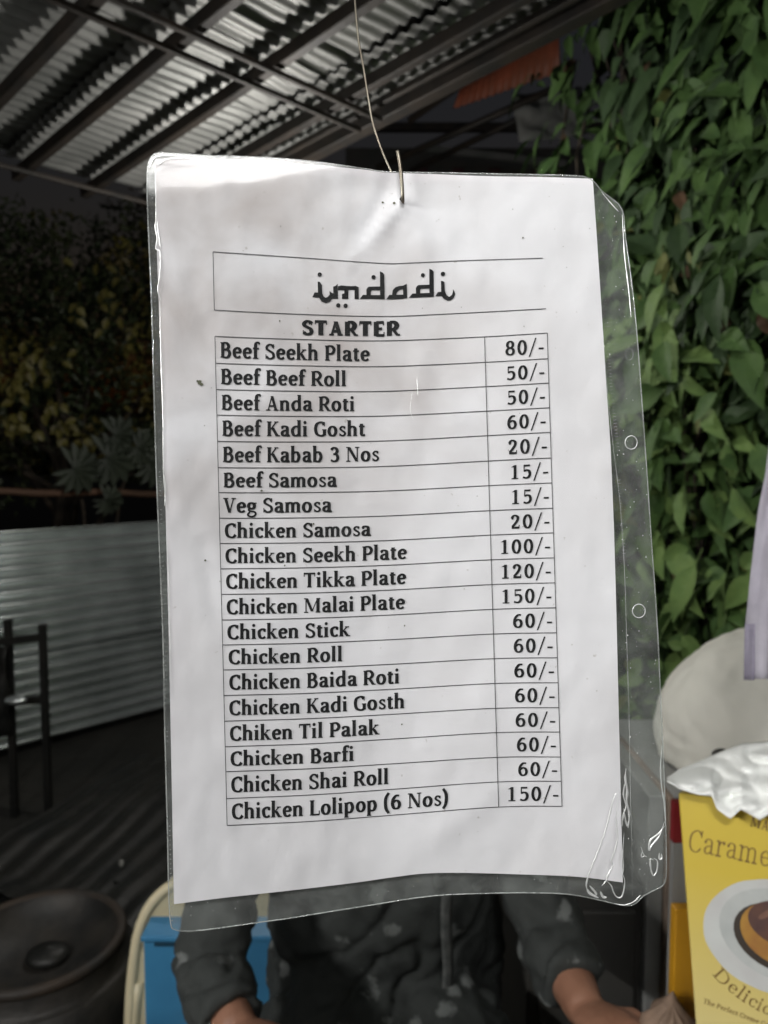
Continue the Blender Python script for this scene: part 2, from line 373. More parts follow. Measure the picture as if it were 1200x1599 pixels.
def foliage_stuff(name, m, parent, spots, size, seed):
    """many small leaf blades as one mesh"""
    rr = random.Random(seed); mb = MB()
    for p, sc_ in spots:
        d = Vector((rr.uniform(-1, 1), rr.uniform(-1, 1), rr.uniform(-1.2, 0.5))).normalized()
        f = Vector((rr.uniform(-1, 1), rr.uniform(-1.4, 0.2), rr.uniform(-0.2, 1))).normalized()
        Mx = orient(d, f); l = size * sc_ * rr.uniform(0.7, 1.3); wv = l * rr.uniform(0.2, 0.3)
        pts = [(0, 0, 0), (l*0.35, -wv, wv*0.3), (l, 0, -l*0.15), (l*0.35, wv, wv*0.3), (l*0.4, 0, -l*0.03)]
        i = len(mb.v); mb.v += [p + Mx @ Vector(q) for q in pts]
        mb.f += [(i, i+1, i+4), (i+1, i+2, i+4), (i+2, i+3, i+4), (i+3, i, i+4)]
    return mb.obj(name, m, parent, True, kind='stuff')

def tree(loc, height, crown, n, size, label, group, seed, trunk_r=0.06, mats=(0, 1)):
    rr = random.Random(seed); t = thing('tree', label, 'tree', loc, group); loc = Vector(loc)
    b = MB(); top = loc + Vector((rr.uniform(-.2, .2), 0, height * 0.8))
    b.tube([loc.lerp(top, k / 6) + Vector((0.05 * math.sin(k * 1.7), 0.04 * math.cos(k), 0)) for k in range(7)], [trunk_r * (1 - 0.11 * k) for k in range(7)], 8)
    cl = [(loc + Vector(c), r) for c, r in crown]
    for c, r in cl:
        s = loc.lerp(top, rr.uniform(0.35, 0.8)); mid = s.lerp(c, 0.5) + Vector((0, 0, 0.1)); b.tube([s, mid, c], [trunk_r * .45, trunk_r * .3, trunk_r * .12], 6)
    b.obj('trunk', M_bark, t, True)
    sp = [[], []]
    for k in range(n):
        c, r = rr.choice(cl); d = Vector((rr.gauss(0, 1), rr.gauss(0, 1), rr.gauss(0, 1))).normalized() * r * (rr.random() ** 0.45)
        d.z *= 0.8; p = c + d + Vector(noise.noise_vector((c + d) * 2.5)) * 0.18
        sp[1 if noise.noise(p * 1.6) > 0.22 else 0].append((p, 1))
    foliage_stuff('crown', M_leafd, t, sp[0], size, seed); foliage_stuff('yellowing_foliage', M_leafy, t, sp[1], size, seed + 1)
    return t
pL = hit(120, 900, e2h * 5.2, e2h); pL.z = 0
tree(pL, 2.6, [((-0.9, 0, 1.5), .6), ((-0.3, 0.1, 1.9), .65), ((0.35, 0.2, 1.75), .55), ((-0.6, 0.2, 2.35), .6), ((0.15, 0.1, 2.4), .5), ((0.8, .3, 1.9), .5), ((-1.5, 0, 1.8), .5), ((-1.2, .1, 2.6), .55), ((-.3, .2, 2.85), .55), ((.6, .2, 2.8), .5), ((.9, .2, 2.4), .45)],
     14000, 0.060, 'dim bushy tree with yellowing leaves beyond the fence under the roof edge', None, 3)
pB = hit(560, 900, e2h * 8.5, e2h); pB.z = 0
tree(pB, 4.0, [((-1.2, 0, 2.0), 1.2), ((0.4, 0, 2.4), 1.2), ((-2.8, 0, 2.0), 1.3), ((1.8, 0, 2.0), 1.1), ((-0.4, 0, 3.2), 1.1), ((-2.2, 0, 3.6), 1.3), ((-4, 0, 3.6), 1.4), ((-5.8, -.5, 3.7), 1.4), ((1.4, 0, 3.5), 1.2), ((-3, .5, 4.6), 1.3), ((-4.6, 0, 2.1), 1.4), ((-6.3, -1, 2.2), 1.4)],
     16000, 0.12, 'broad dark tree far behind the bushy tree, almost lost in the night', None, 5, 0.12)

# yellow leaf clusters of the left tree that can be picked apart
yl = [leaf_mesh('leaf', M_leafy, 0.07, 0.045, 0.2, s) for s in range(3)]
bt = [o for o in sc.objects if o.name == 'tree'][0]
rr = random.Random(4)
for (cx, cy, sx, sy, n) in ((20, 610, 25, 45, 26), (30, 665, 25, 15, 12), (88, 640, 12, 18, 9), (130, 690, 14, 14, 12), (105, 665, 12, 10, 6), (140, 460, 60, 50, 16), (60, 560, 50, 40, 16), (190, 520, 30, 40, 8)):
    for k in range(n):
        p = hit(cx + rr.gauss(0, sx * .6), cy + rr.gauss(0, sy * .6), e2h * rr.uniform(4.45, 4.7), e2h)
        o = link('leaf', rr.choice(yl), bt, loc=p)
        o.matrix_parent_inverse = Matrix.Translation(-bt.location)
        o.rotation_euler = orient(Vector((rr.uniform(-.7, .7), rr.uniform(-.5, .2), rr.uniform(-1, -.1))), Vector((rr.uniform(-.4, .4), -1, .5))).to_euler()

# lobed papaya-like plant hanging over the rail
pap = thing('lobed_leaf_plant', 'plant with large grey green lobed leaves drooping over the wooden rail', 'plant', Vector(hit(150, 900, e2h * 4.6, e2h)) * Vector((1, 1, 0)).to_track_quat('Z', 'Y').to_matrix() if False else (hit(150, 900, e2h * 4.6, e2h).x, hit(150, 900, e2h * 4.6, e2h).y, 0))
def lobed(center, r, spin, seed):
    rr = random.Random(seed); mb = MB(); n = 11
    X = e1; Z = Vector((0, 0, 1)); nn = -e2h
    for k in range(n):
        a = spin + math.pi * 2 * (k / n) * 0.86; L_ = r * (0.75 + 0.45 * math.cos((k - n/2) / n * math.pi)) * rr.uniform(.9, 1.1)
        d = X * math.cos(a) + Z * math.sin(a); s = (X * -math.sin(a) + Z * math.cos(a)); q = nn * 0.02
        pts = [center, center + d*L_*.4 + s*L_*.12 + q, center + d*L_*.7 + s*L_*.17 + q, center + d*L_ - nn*.03, center + d*L_*.7 - s*L_*.17 + q, center + d*L_*.4 - s*L_*.12 + q]
        mid = center + d * L_ * .55 - q; i = len(mb.v); mb.v += pts + [mid]
        for j in range(6): mb.f.append((i + j, i + (j + 1) % 6, i + 6))
    return mb
for i, (px, py, rad, sp) in enumerate(((116, 752, 0.15, 3.4), (168, 735, 0.17, 3.5), (215, 720, 0.13, 3.3), (180, 700, 0.13, 3.6), (165, 800, 0.10, 3.2), (235, 745, .13, 3.3))):
    lobed(hit(px, py - 20, e2h * 4.22, e2h), rad, sp, i).obj('leaf', M_leafg, pap, True)
b = MB(); st = pap.location.copy()
for (px, py) in ((116, 732), (168, 715), (215, 700)):
    q = hit(px, py, e2h * 4.24, e2h); b.tube([st, st.lerp(q, .6) + Vector((0, 0, .35)), q], [0.02, 0.012, 0.006], 6)
b.obj('stem', M_bark, pap, True)

# ------------------------------------------------------------------ creeper hedge on the right
hA = W(850, 712, 3.0); hB = W(1330, 712, 1.72)
hdir = (hB - hA); hdir.z = 0; hlen = hdir.length; hdir.normalize(); hn = Vector((hdir.y, -hdir.x, 0))
if hn.y > 0: hn = -hn
hbase = Vector((hA.x, hA.y, 0))
hedge = thing('creeper_hedge', 'tall wall of green creeper leaves filling the right side behind the sleeve', 'hedge', hbase)
rr = random.Random(11); leaves = []
def hdepth(s, z): return 0.16 * noise.noise(Vector((s * 1.5, z * 1.5, 3))) + 0.07 * noise.noise(Vector((s * 5, z * 5, 9)))
for k in range(4200):
    s = rr.uniform(-0.15, hlen + 0.3); z = rr.uniform(0.2, 3.1)
    if s < 0.35 + 0.12 * math.sin(z * 5) and rr.random() < (0.5 if z < 2.1 else 0.75): continue
    dep = hdepth(s, z); p = hbase + hdir * s + Vector((0, 0, z)) + hn * (dep + rr.uniform(-0.14, 0.08))
    dn = rr.gauss(0, 0.85)
    d = (hdir * math.sin(dn) * 1.1 - Vector((0, 0, 1)) * math.cos(dn) * 0.9 + hn * rr.uniform(0.0, 0.6)).normalized()
    face = (hn + Vector((0, 0, rr.uniform(.1, 1.1))) + hdir * rr.uniform(-.9, .9)).normalized()
    g = noise.noise(p * 3.0) + rr.uniform(-.35, .35)
    ty = 2 if g < -0.18 else (0 if g < 0.25 else 1)
    if rr.random() < 0.02: ty = 3
    if rr.random() < 0.012: ty = 4
    if z > 2.0 and 1 == ty: ty = 0
    # in view?
    c = p - CAM; dd = c.dot(fwd); px = CX + F * c.x / dd; py = CY - F * c.dot(upv) / dd
    vis = 860 < px < 1210 and -20 < py < 1160
    leaves.append([p, d, face, ty, rr.choice((.5, .75, .9, 1.0, 1.15, 1.35)) * rr.uniform(.85, 1.15), vis, (dep + hn.dot(p - hbase)) * 2.0 - dd * .15])
hl = [[leaf_mesh('leaf', M_h[t], 0.112, 0.052, c, t * 7 + i) for i, c in enumerate((0.12, 0.3, 0.45))] for t in range(5)]
idx = sorted([i for i, l in enumerate(leaves) if l[5]], key=lambda i: -leaves[i][6] - 0.4 * leaves[i][4])
single = set(idx[:296])
stuffm = [MB() for _ in range(5)]
for i, (p, d, f, ty, s_, vis, _) in enumerate(leaves):
    Mx = orient(d, f)
    if i in single:
        o = link('leaf', hl[ty][i % 3], hedge, loc=p); o.rotation_euler = Mx.to_euler(); o.scale = (s_, s_, s_)
    else:
        me = hl[ty][i % 3]; k = len(stuffm[ty].v)
        stuffm[ty].v += [p + Mx @ (v.co * s_) for v in me.vertices]; stuffm[ty].f += [tuple(k + j for j in q.vertices) for q in me.polygons]
for ty, nm in enumerate(('green_foliage', 'pale_foliage', 'dark_foliage', 'yellow_foliage', 'dead_foliage')):
    stuffm[ty].obj(nm, M_h[ty], hedge, True, kind='stuff')
b = MB()
for k in range(26):
    s = rr.uniform(0, hlen + .2); pts = []
    for j in range(9):
        z = 0.0 + 3.0 * j / 8; pts.append(hbase + hdir * (s + 0.15 * math.sin(j * 1.1 + k)) + Vector((0, 0, z)) + hn * (hdepth(s, z) - 0.10))
    b.tube(pts, 0.006, 5)
b.obj('vine_stem', M_bark, hedge, True, kind='stuff')
# dense dark leaf litter deep in the hedge so nothing shows through
sp = []
for k in range(9000):
    s = rr.uniform(0.1, hlen + .5); z = rr.uniform(0.05, 3.2); sp.append((hbase + hdir * s + Vector((0, 0, z)) + hn * rr.uniform(-.45, -.12), 1))
foliage_stuff('inner_foliage', M_h[0], hedge, sp, 0.11, 77)

# ------------------------------------------------------------------ things beyond the roof edge
def slab(pts, th, name, m, n_off=None, **kw):
    pts = [Vector(p) for p in pts]; n = geometry.normal(pts[:3]) if n_off is None else n_off
    mb = MB(); i = 0; k = len(pts); mb.v = pts + [p + n * th for p in pts]
    mb.f = [tuple(range(k))[::-1], tuple(range(k, 2*k))] + [(j, (j+1) % k, k + (j+1) % k, k + j) for j in range(k)]
    return mb.obj(name, m, **kw)
# orange corrugated sheet
o0 = W(708, 170, 4.2); o1 = W(874, 112, 3.6); o2 = W(872, 30, 3.6); acr = (o2 - o1)
mbx = MB(); rows = []
for a in range(49):
    t = a / 48; p = o0.lerp(o1, t); top = (W(722, 130, 4.2)).lerp(o2, t)
    nn = Vector((0, -1, 0)); h = 0.012 * math.sin(t * 2 * math.pi * 14)
    rows.append([p + nn * h, p.lerp(top, .5) + nn * h, top + nn * h])
mbx.grid(rows); oo = mbx.obj('orange_roofing_sheet', M_orsheet, None, True, label='faded orange corrugated sheet slanting beyond the grey roof, left of the creeper', cat='roofing sheet'); solidify(oo, 0.004)
mbx = MB(); rows = []
for a in range(13):
    t = a / 12; p = W(800 + 110 * t, 150 - 15 * t, 3.9); q = W(812 + 105 * t, 222 - 12 * t, 3.9)
    rows.append([p.lerp(q, j / 8) + Vector((0, .06 * noise.noise(Vector((t * 4, j * .5, 2))), 0)) for j in range(9)])
mbx.grid(rows); oo = mbx.obj('tarpaulin', M_tarp, None, True, label='crumpled grey tarpaulin hanging under the orange sheet beside the creeper', cat='tarpaulin'); solidify(oo, 0.004)
shed = thing('maroon_shed', 'dark maroon shed wall deep under the roof, right above the wire hook', 'shed', (1.0, 6.2, 0))
b = MB(); b.box((-0.3, 6.2, 0), (3.2, 0, 0), (0, .1, 0), (0, 0, 3.9)); b.obj('wall', M_black, shed)
for k, px in enumerate((650, 706, 762, 832)):
    p = hit(px, 300, Vector((0, 6.18, 0)), Vector((0, 1, 0))); b = MB(); b.box((p.x, 6.13, 0), (.085, 0, 0), (0, .065, 0), (0, 0, 3.72)); b.obj('wall_post', M_maroon, shed)
p = hit(700, 205, Vector((0, 6.1, 0)), Vector((0, 1, 0))); b = MB(); b.box((-.3, 6.08, p.z), (3.2, 0, 0), (0, .05, 0), (0, 0, .06)); b.obj('top_rail', M_rust, shed)
p = hit(700, 236, Vector((0, 6.1, 0)), Vector((0, 1, 0))); b = MB(); b.box((.3, 6.09, p.z), (1.1, 0, -.12), (0, .04, 0), (0, 0, .05)); b.obj('cross_rail', M_tarp, shed)
# slanting poles of the far shed
for i, (p, q) in enumerate((((590, 262, 4.4), (880, 132, 3.7)), ((640, 268, 4.8), (905, 140, 4.0)), ((640, 188, 4.0), (850, 40, 3.4)))):
    b = MB(); b.tube([W(*p), W(*q)], 0.018, 8)
    b.obj('slanting_pole', M_rust, None, True, label=('thin dark pole slanting just below the orange sheet', 'lowest dark pole slanting across the grey tarpaulin', 'dark pole slanting above the orange sheet')[i], cat='pole', group='slanting poles beyond the roof')

# ------------------------------------------------------------------ yard things, lower left
stand = thing('metal_stand', 'dark metal stand with upright bars in front of the fence at far left', 'stand', (hit(20, 1140, Vector((0, 3.1, 0)), Vector((0, 1, 0))).x, 3.1, 0))
pz = lambda px, py, y: hit(px, py, Vector((0, y, 0)), Vector((0, 1, 0)))
for (px, top) in ((12, 968), (66, 975), (-45, 960)):
    p = pz(px, top, 3.1); b = MB(); b.box((p.x - .013, 3.09, 0), (.026, 0, 0), (0, .026, 0), (0, 0, p.z)); b.obj('upright', M_darkmetal, stand)
for (y0, y1, dx) in ((1001, 1012, 0), (1095, 1108, 0)):
    p = pz(-50, y0, 3.1); q = pz(66, y1, 3.1); b = MB(); b.box((p.x, 3.085, q.z), (q.x - p.x, 0, .03), (0, .03, 0), (0, 0, .03)); b.obj('cross_bar', M_darkmetal, stand)
b = MB(); p = pz(-50, 1120, 3.05); rows = []
q0, q1 = pz(-60, 1010, 3.05), pz(15, 1150, 3.05)
for a in range(9):
    rows.append([Vector((q0.x + (q1.x - q0.x) * j / 8, 3.05 + .05 * noise.noise(Vector((a, j, 0)) * .7), q1.z + (q0.z - q1.z) * a / 8)) for j in range(9)])
b.grid(rows); solidify(b.obj('side_panel', M_darkmetal, stand, True), .01)
st = pz(25, 1093, 3.0); b = MB(); b.ell(st, .045, .03, .018, 14, 8); b.obj('steel_lid', M_fence, None, True, label='small shiny steel lid glinting on the dark stand at far left', cat='lid')

# dark stacked sheets lying on the ground
pile = thing('sheet_pile', 'low pile of dark corrugated scrap sheets on the ground in front of the fence', 'pile', (-0.95, 2.65, 0))
for k in range(7):
    rot = R(-46 + 5 * k); al = Vector((math.cos(rot + R(90)), math.sin(rot + R(90)), 0.02)); ac = Vector((math.cos(rot), math.sin(rot), -0.05 + .02 * (k % 3)))
    o = Vector((-1.55 + .05 * k, 1.95 + .06 * (k % 4), 0.04 + 0.045 * k))
    corrugated(o, al, ac, 0.95, 1.0, 0.076, 0.006, 7, 0.05, seed=k * 2.3).obj('scrap_sheet', M_darkmetal, pile, True)
sp = W(190, 1348, 2.2); b = MB()
b.ell((sp.x, sp.y, sp.z), .008, .007, .011, 10, 6); b.obj('pebble', M_stone, None, True, label='tiny pale pebble on the dark scrap pile left of the sheet', cat='pebble')

# round pan on a drum
c = W(58, 1462, 1.75); drum = thing('round_pan', 'wide round iron pan with a browned rim on a drum at lower left', 'pan', (c.x, c.y, 0))
def lathe(cx, cy, prof, n=40):
    mb = MB(); mb.grid([[Vector((cx + r * math.cos(2*math.pi*j/n), cy + r * math.sin(2*math.pi*j/n), z)) for j in range(n)] for r, z in prof], closed=True); return mb
zr = c.z
lathe(c.x, c.y, [(0.005, zr - .075), (.07, zr - .073), (.13, zr - .055), (.168, zr - .012), (.172, zr - .003)]).obj('pan_inside', M_iron, drum, True)
lathe(c.x, c.y, [(.172, zr - .004), (.178, zr + .003), (.19, zr + .002), (.196, zr - .008), (.19, zr - .018)]).obj('rim', M_rim, drum, True)
lathe(c.x, c.y, [(.188, zr - .02), (.195, zr - .05), (.205, zr - .06), (.215, zr - .062), (.215, zr - .2), (.21, 0.005)]).obj('drum', M_iron, drum, True)
b = MB(); b.ell((c.x + .01, c.y + .03, zr - .064), .05, .045, .02, 18, 8); b.obj('ladle_bowl', M_darkmetal, drum, True)

# ------------------------------------------------------------------ chair, blue crate
chx, chy = -0.19, 1.50
chair = thing('plastic_chair', 'cream moulded plastic chair with a rounded backrest behind the seated person', 'chair', (chx, chy, 0))
def ypl(px, py, y): return hit(px, py, Vector((0, y, 0)), Vector((0, 1, 0)))
outl = [ypl(*p, 1.50) for p in ((212, 1640), (211, 1560), (213, 1500), (219, 1450), (231, 1420), (250, 1400), (272, 1389), (300, 1382))]
xc = chx
right = [Vector((2 * xc - p.x, p.y, p.z)) for p in outl[::-1]]
ring = catmull([tuple(Vector((outl[0].x + .015, 1.50, .44)))] + [tuple(p) for p in outl + right] + [(2 * xc - outl[0].x - .015, 1.50, .44)], False, 4)
def backcurve(p): return Vector((p.x, p.y + 0.05 * (1 - ((p.x - xc) / .26) ** 2) + .10 * (p.z - .44), p.z))
b = MB(); rows = []
for r_ in (1.0, .97, .9, .6, .3, .02):
    rows.append([backcurve(Vector((xc + (p.x - xc) * r_, p.y, .46 + (p.z - .46) * (r_ if r_ < 1 else 1)))) for p in ring])
b.grid(rows); solidify(b.obj('backrest', M_cream, chair, True), .006)
b = MB(); b.tube([backcurve(p) for p in ring], .011, 8); b.obj('rim', M_cream, chair, True)
b = MB(); b.grid([[Vector((xc + .23 * x / 6, 1.52 - .42 * y / 6, .35 - .012 * math.cos(x / 6 * 1.5) + (.0 if y < 5 else -.015 * (y - 4)))) for x in range(-6, 7)] for y in range(0, 7)])
solidify(b.obj('seat', M_cream, chair, True), .008)
for sx in (-1, 1):
    for (yy, y2) in ((1.50, 1.56), (1.13, 1.08)):
        b = MB(); b.tube([(xc + sx * .20, yy, .345), (xc + sx * .235, y2, 0.0)], [.026, .018], 8); b.obj('leg', M_cream, chair, True)
# blue crate standing on the chair behind the person
bc0 = ypl(224, 1462, 1.43); bz = .36
crate = thing('blue_crate', 'blue plastic crate with a dark hand slot propped on the cream chair', 'crate', (bc0.x, 1.43, bz))
b = MB(); X1 = .02; th = .006
pz0 = ypl(224, 1466, 1.43).z; pz1 = ypl(265, 1453, 1.43).z + (X1 - ypl(265, 1453, 1.43).x) * .12
b.box((bc0.x, 1.43, bz), (X1 - bc0.x, 0, 0), (0, th, 0), (0, 0, pz0 - bz)); bevel(b.obj('front_wall', M_blue, crate), .003)
b = MB(); b.box((bc0.x, 1.436, bz), (X1 - bc0.x, 0, 0), (0, .05, 0), (0, 0, pz0 - bz + .006)); bevel(b.obj('crate_body', M_blue, crate), .006)
b = MB(); s0 = ypl(239, 1472, 1.42); s1 = ypl(266, 1482, 1.42); b.box((s0.x, 1.4275, s1.z), (s1.x - s0.x + .03, 0, 0), (0, .002, 0), (0, 0, s0.z - s1.z)); b.obj('hand_slot', M_navy, crate)
b = MB(); b.box((bc0.x - .004, 1.424, pz0 - .004), (X1 - bc0.x + .008, 0, 0), (0, .068, 0), (0, 0, .012)); bevel(b.obj('crate_rim', M_blue, crate), .003)

# ------------------------------------------------------------------ person
P0 = Vector((0.0, 1.36, 0.46))
person = thing('person', 'seated person in a dark shirt with pale leaf prints, forearms on the counter', 'person', (0, 1.36, 0))
elR, wrR, hdR = W(862, 1466, 1.22), W(915, 1578, 1.07), W(962, 1608, 1.01)
elL, wrL, hdL = W(322, 1500, 1.17), W(372, 1612, 1.04), W(430, 1640, 0.98)
shR, shL = Vector((.19, 1.34, 1.02)), Vector((-.21, 1.34, 1.02))
def loftz(mb, rings, n=28):
    mb_rows = [[Vector((cx + rx * math.cos(2*math.pi*j/n), cy + ry * math.sin(2*math.pi*j/n), z)) for j in range(n)] for (cx, cy, z, rx, ry) in rings]
    i = mb.grid(mb_rows, closed=True); m = len(rings)
    mb.f.append(tuple(i + j for j in range(n))[::-1]); mb.f.append(tuple(i + (m-1)*n + j for j in range(n)))
b = MB()
loftz(b, [(0, 1.39, .47, .15, .11), (0, 1.39, .56, .165, .115), (0, 1.375, .68, .15, .105), (0, 1.36, .82, .165, .11), (0, 1.35, .95, .165, .10), (0, 1.35, 1.02, .14, .07), (0, 1.345, 1.08, .07, .06), (0, 1.335, 1.16, .053, .055)])
b.tube([shR + Vector((-.05, 0, 0)), shR, shR.lerp(elR, .5), elR, elR.lerp(wrR, .35), wrR], [.036, .036, .036, .036, .039, .028], 12)
b.tube([shL + Vector((.05, 0, 0)), shL, shL.lerp(elL, .5), elL, elL.lerp(wrL, .35), wrL], [.036, .036, .036, .036, .038, .028], 12)
hc = Vector((0, 1.315, 1.265)); b.ell(hc, .075, .095, .112, 20, 14); b.ell(hc + Vector((0, -.03, -.06)), .055, .06, .055, 16, 10)
b.tube([hc + Vector((0, -.09, .012)), hc + Vector((0, -.108, -.018)), hc + Vector((0, -.1, -.03))], [.008, .014, .010], 8)
b.ell(hc + Vector((0, -.088, -.062)), .024, .012, .010, 12, 6)
for sx in (-1, 1): b.ell(hc + Vector((sx * .077, .0, -.01)), .010, .02, .03, 10, 8)
for sx in (-1, 1):
    b.tube([(sx * .09, 1.36, .50), (sx * .13, 1.0, .49), (sx * .14, .95, .44), (sx * .14, 1.0, .1)], [.085, .065, .058, .042], 12)
    b.ell((sx * .14, .95, .035), .042, .11, .035, 12, 8)
def hand(b, wr, hd, side):
    d = (hd - wr).normalized(); upw = Vector((0, 0, 1)); s = d.cross(upw).normalized() * side; n = s.cross(d).normalized() * side
    if n.z < 0: n = -n
    palm = wr + d * .05
    b.tube([wr - d * .01, wr + d * .025, wr + d * .06, wr + d * .085], [.026, .034, .037, .030], 12, flat=.55, ref=n)
    for k in range(4):
        base = wr + d * .078 + s * (-.027 + .018 * k); l = (.030, .034, .031, .024)[k]
        p1 = base + d * l; p2 = p1 + (d * .55 - n * .8).normalized() * l * .75; p3 = p2 + (-d * .5 - n * .8).normalized() * l * .55
        b.tube([base - d * .02, base, p1, p2, p3], [.0095, .0098, .009, .008, .0065], 8)
    tb_ = wr + d * .03 - s * .03; b.tube([tb_ + s * .012, tb_ - s * .012 + d * .018, tb_ - s * .016 + d * .045 - n * .006, tb_ - s * .004 + d * .066 - n * .012], [.012, .012, .010, .008], 8)
hand(b, wrR, hdR, 1); hand(b, wrL, hdL, -1)
remesh_obj(b, 'body', M_skin, person, .0055, 2)
# eyes, hair
for sx in (-1, 1):
    e = MB(); e.ell(hc + Vector((sx * .03, -.083, .012)), .012, .009, .007, 12, 8); e.obj('eye', mat('eye', (.03, .02, .015), .2), person, True)
e = MB(); rows = []
e.ell(hc + Vector((0, .016, .025)), .082, .098, .104, 20, 12); e.obj('hair', M_hair, person, True)
# shirt
def shirt_mat():
    m = mat('dark printed shirt cloth', (0.032, 0.034, 0.033), 0.85, 0, bump=0.3, bscale=30); t = m.node_tree; bs = t.nodes['Principled BSDF']
    N = t.nodes.new; L = t.links.new; tc = N('ShaderNodeTexCoord'); v = N('ShaderNodeTexVoronoi'); v.inputs['Scale'].default_value = 15; v.inputs['Randomness'].default_value = 1
    n = N('ShaderNodeTexNoise'); n.inputs['Scale'].default_value = 55; n.inputs['Detail'].default_value = 3
    ma = N('ShaderNodeMath'); ma.operation = 'MULTIPLY_ADD'; ma.inputs[1].default_value = 0.55; r = N('ShaderNodeMapRange')
    r.inputs[1].default_value = 0.56; r.inputs[2].default_value = 0.45; mx = N('ShaderNodeMix'); mx.data_type = 'RGBA'
    mx.inputs[6].default_value = (0.030, 0.034, 0.032, 1); mx.inputs[7].default_value = (0.14, 0.15, 0.145, 1)
    L(tc.outputs['Object'], v.inputs['Vector']); L(tc.outputs['Object'], n.inputs['Vector']); L(n.outputs['Fac'], ma.inputs[0]); L(v.outputs['Distance'], ma.inputs[2])
    L(ma.outputs[0], r.inputs[0]); L(r.outputs[0], mx.inputs[0]); L(mx.outputs[2], bs.inputs['Base Color']); return m
M_shirt = shirt_mat()
b = MB()
loftz(b, [(-.0, 1.39, .46, .22, .145), (-.0, 1.385, .56, .225, .15), (.0, 1.365, .68, .215, .145), (.005, 1.35, .82, .207, .135), (.01, 1.345, .95, .205, .13), (0, 1.35, 1.035, .18, .10), (0, 1.345, 1.075, .085, .075)])
for sx in (-1, 1): b.tube([(sx * .09, 1.37, .50), (sx * .10, 1.24, .505), (sx * .12, 1.12, .50), (sx * .125, 1.08, .49)], [.125, .118, .098, .088], 14)
b.tube([(0, 1.35, .50), (0, 1.2, .50), (0, 1.12, .49)], [.13, .11, .08], 12)
slR = elR.lerp(wrR, .70); slL = elL.lerp(wrL, .86)
b.tube([shR + Vector((-.06, 0, 0)), shR, shR.lerp(elR, .5), elR + Vector((0, 0, -.005)), elR.lerp(wrR, .25), slR], [.065, .066, .060, .056, .056, .050], 14, cap=True)
b.tube([shL + Vector((.06, 0, 0)), shL, shL.lerp(elL, .5), elL, elL.lerp(wrL, .4), slL], [.065, .066, .060, .058, .055, .046], 14, cap=True)
remesh_obj(b, 'shirt', M_shirt, person, .007, 3, disp=lambda p: .013 * noise.noise(Vector((p.x * 12, p.y * 12, p.z * 24 + p.x * 16))) - .010 * (1 - min(1, abs(noise.noise(Vector((p.x * 7 + 3, p.y * 9, p.z * 15 - p.x * 9)))) * 5)) + .004 * noise.noise(p * 40))
b = MB()
for sx in (-1, 1): b.tube([(sx * .09, 1.36, .48), (sx * .13, .99, .48), (sx * .14, .935, .43), (sx * .14, .99, .12)], [.10, .078, .07, .06], 14)
loftz(b, [(0, 1.39, .45, .17, .13), (0, 1.39, .55, .17, .13)])
remesh_obj(b, 'trousers', M_trouser, person, .01, 3)
# button placket following the shirt front
b = MB(); rows = []
for k in range(15):
    y_ = 1395 + 16 * k; row = []
    for j in range(4):
        p = W(694 + 6 * j - 2 * math.sin(k * .6), y_, 1.0); r_ = p - CAM
        # meet the torso ellipse front
        zz = CAM.z + r_.z * 1.2; xx = r_.x * 1.2; ry, cy_ = .140, 1.357
        fy = cy_ - ry * math.sqrt(max(0, 1 - ((xx - .01) / .20) ** 2)) - .011 - .002 * math.sin(math.pi * j / 3)
        row.append(Vector((xx * fy / 1.2, fy, CAM.z + (r_.z / r_.y) * fy)))
    rows.append(row)
b.grid(rows); solidify(b.obj('placket', mat('grey placket cloth', (.05, .054, .052), .8, 0, (.1, .105, .1), 60), person, True), .002)

# ------------------------------------------------------------------ counter, cartons, right hand things
ct = MB(); ct.box((-.75, .35, .66), (1.9, 0, 0), (0, .66, 0), (0, 0, .04))

cnt = thing('stall_counter', 'steel stall counter just below the seated person\'s hands', 'counter', (0.2, .7, 0))
bevel(ct.obj('counter_top', M_counter, cnt), .006)
for x in (-.7, 1.08):
    for y in (.4, .95): b = MB(); b.box((x, y, 0), (.04, 0, 0), (0, .04, 0), (0, 0, .659)); b.obj('leg', M_counter, cnt)

# dark cabinet behind, grey upright, etc.
cabY = 1.345
p0 = ypl(930, 1300, cabY); p1 = ypl(1007.5, 1300, cabY); cab = thing('dark_cabinet', 'plain black cabinet standing behind the person, left of the grey upright', 'cabinet', ((p0.x + p1.x) / 2, cabY, 0))
b = MB(); zt = ypl(900, 1385, cabY).z; b.box((p0.x - .12, cabY, 0), (p1.x - p0.x + .12, 0, 0), (0, .4, 0), (0, 0, zt)); bevel(b.obj('cabinet_body', M_black, cab), .004)
b = MB(); b.box((p0.x - .1, cabY - .012, .05), (p1.x - p0.x + .085, 0, 0), (0, .012, 0), (0, 0, zt - .09)); bevel(b.obj('cabinet_door', M_black, cab), .004)
gY = 1.34
g0, g1, g2, g3 = (ypl(x, 1450, gY).x for x in (1009, 1034, 1047, 1072)); gz = ypl(1030, 1243, gY).z
gp = thing('grey_cabinet', 'grey painted steel cabinet edge with a brown trim strip behind the yellow carton', 'cabinet', ((g0 + g3) / 2, gY, 0))
b = MB(); b.box((g0, gY, 0), (g1 - g0, 0, 0), (0, .4, 0), (0, 0, gz)); bevel(b.obj('side_panel', M_grey, gp), .003)
b = MB(); b.box((g1 + .001, gY - .012, 0), (g2 - g1 - .002, 0, 0), (0, .3, 0), (0, 0, gz + .001)); bevel(b.obj('trim_strip', M_browned, gp), .004)
b = MB(); b.box((g2, gY + .004, 0), (.35, 0, 0), (0, .4, 0), (0, 0, gz)); bevel(b.obj('door_panel', M_grey, gp), .003)
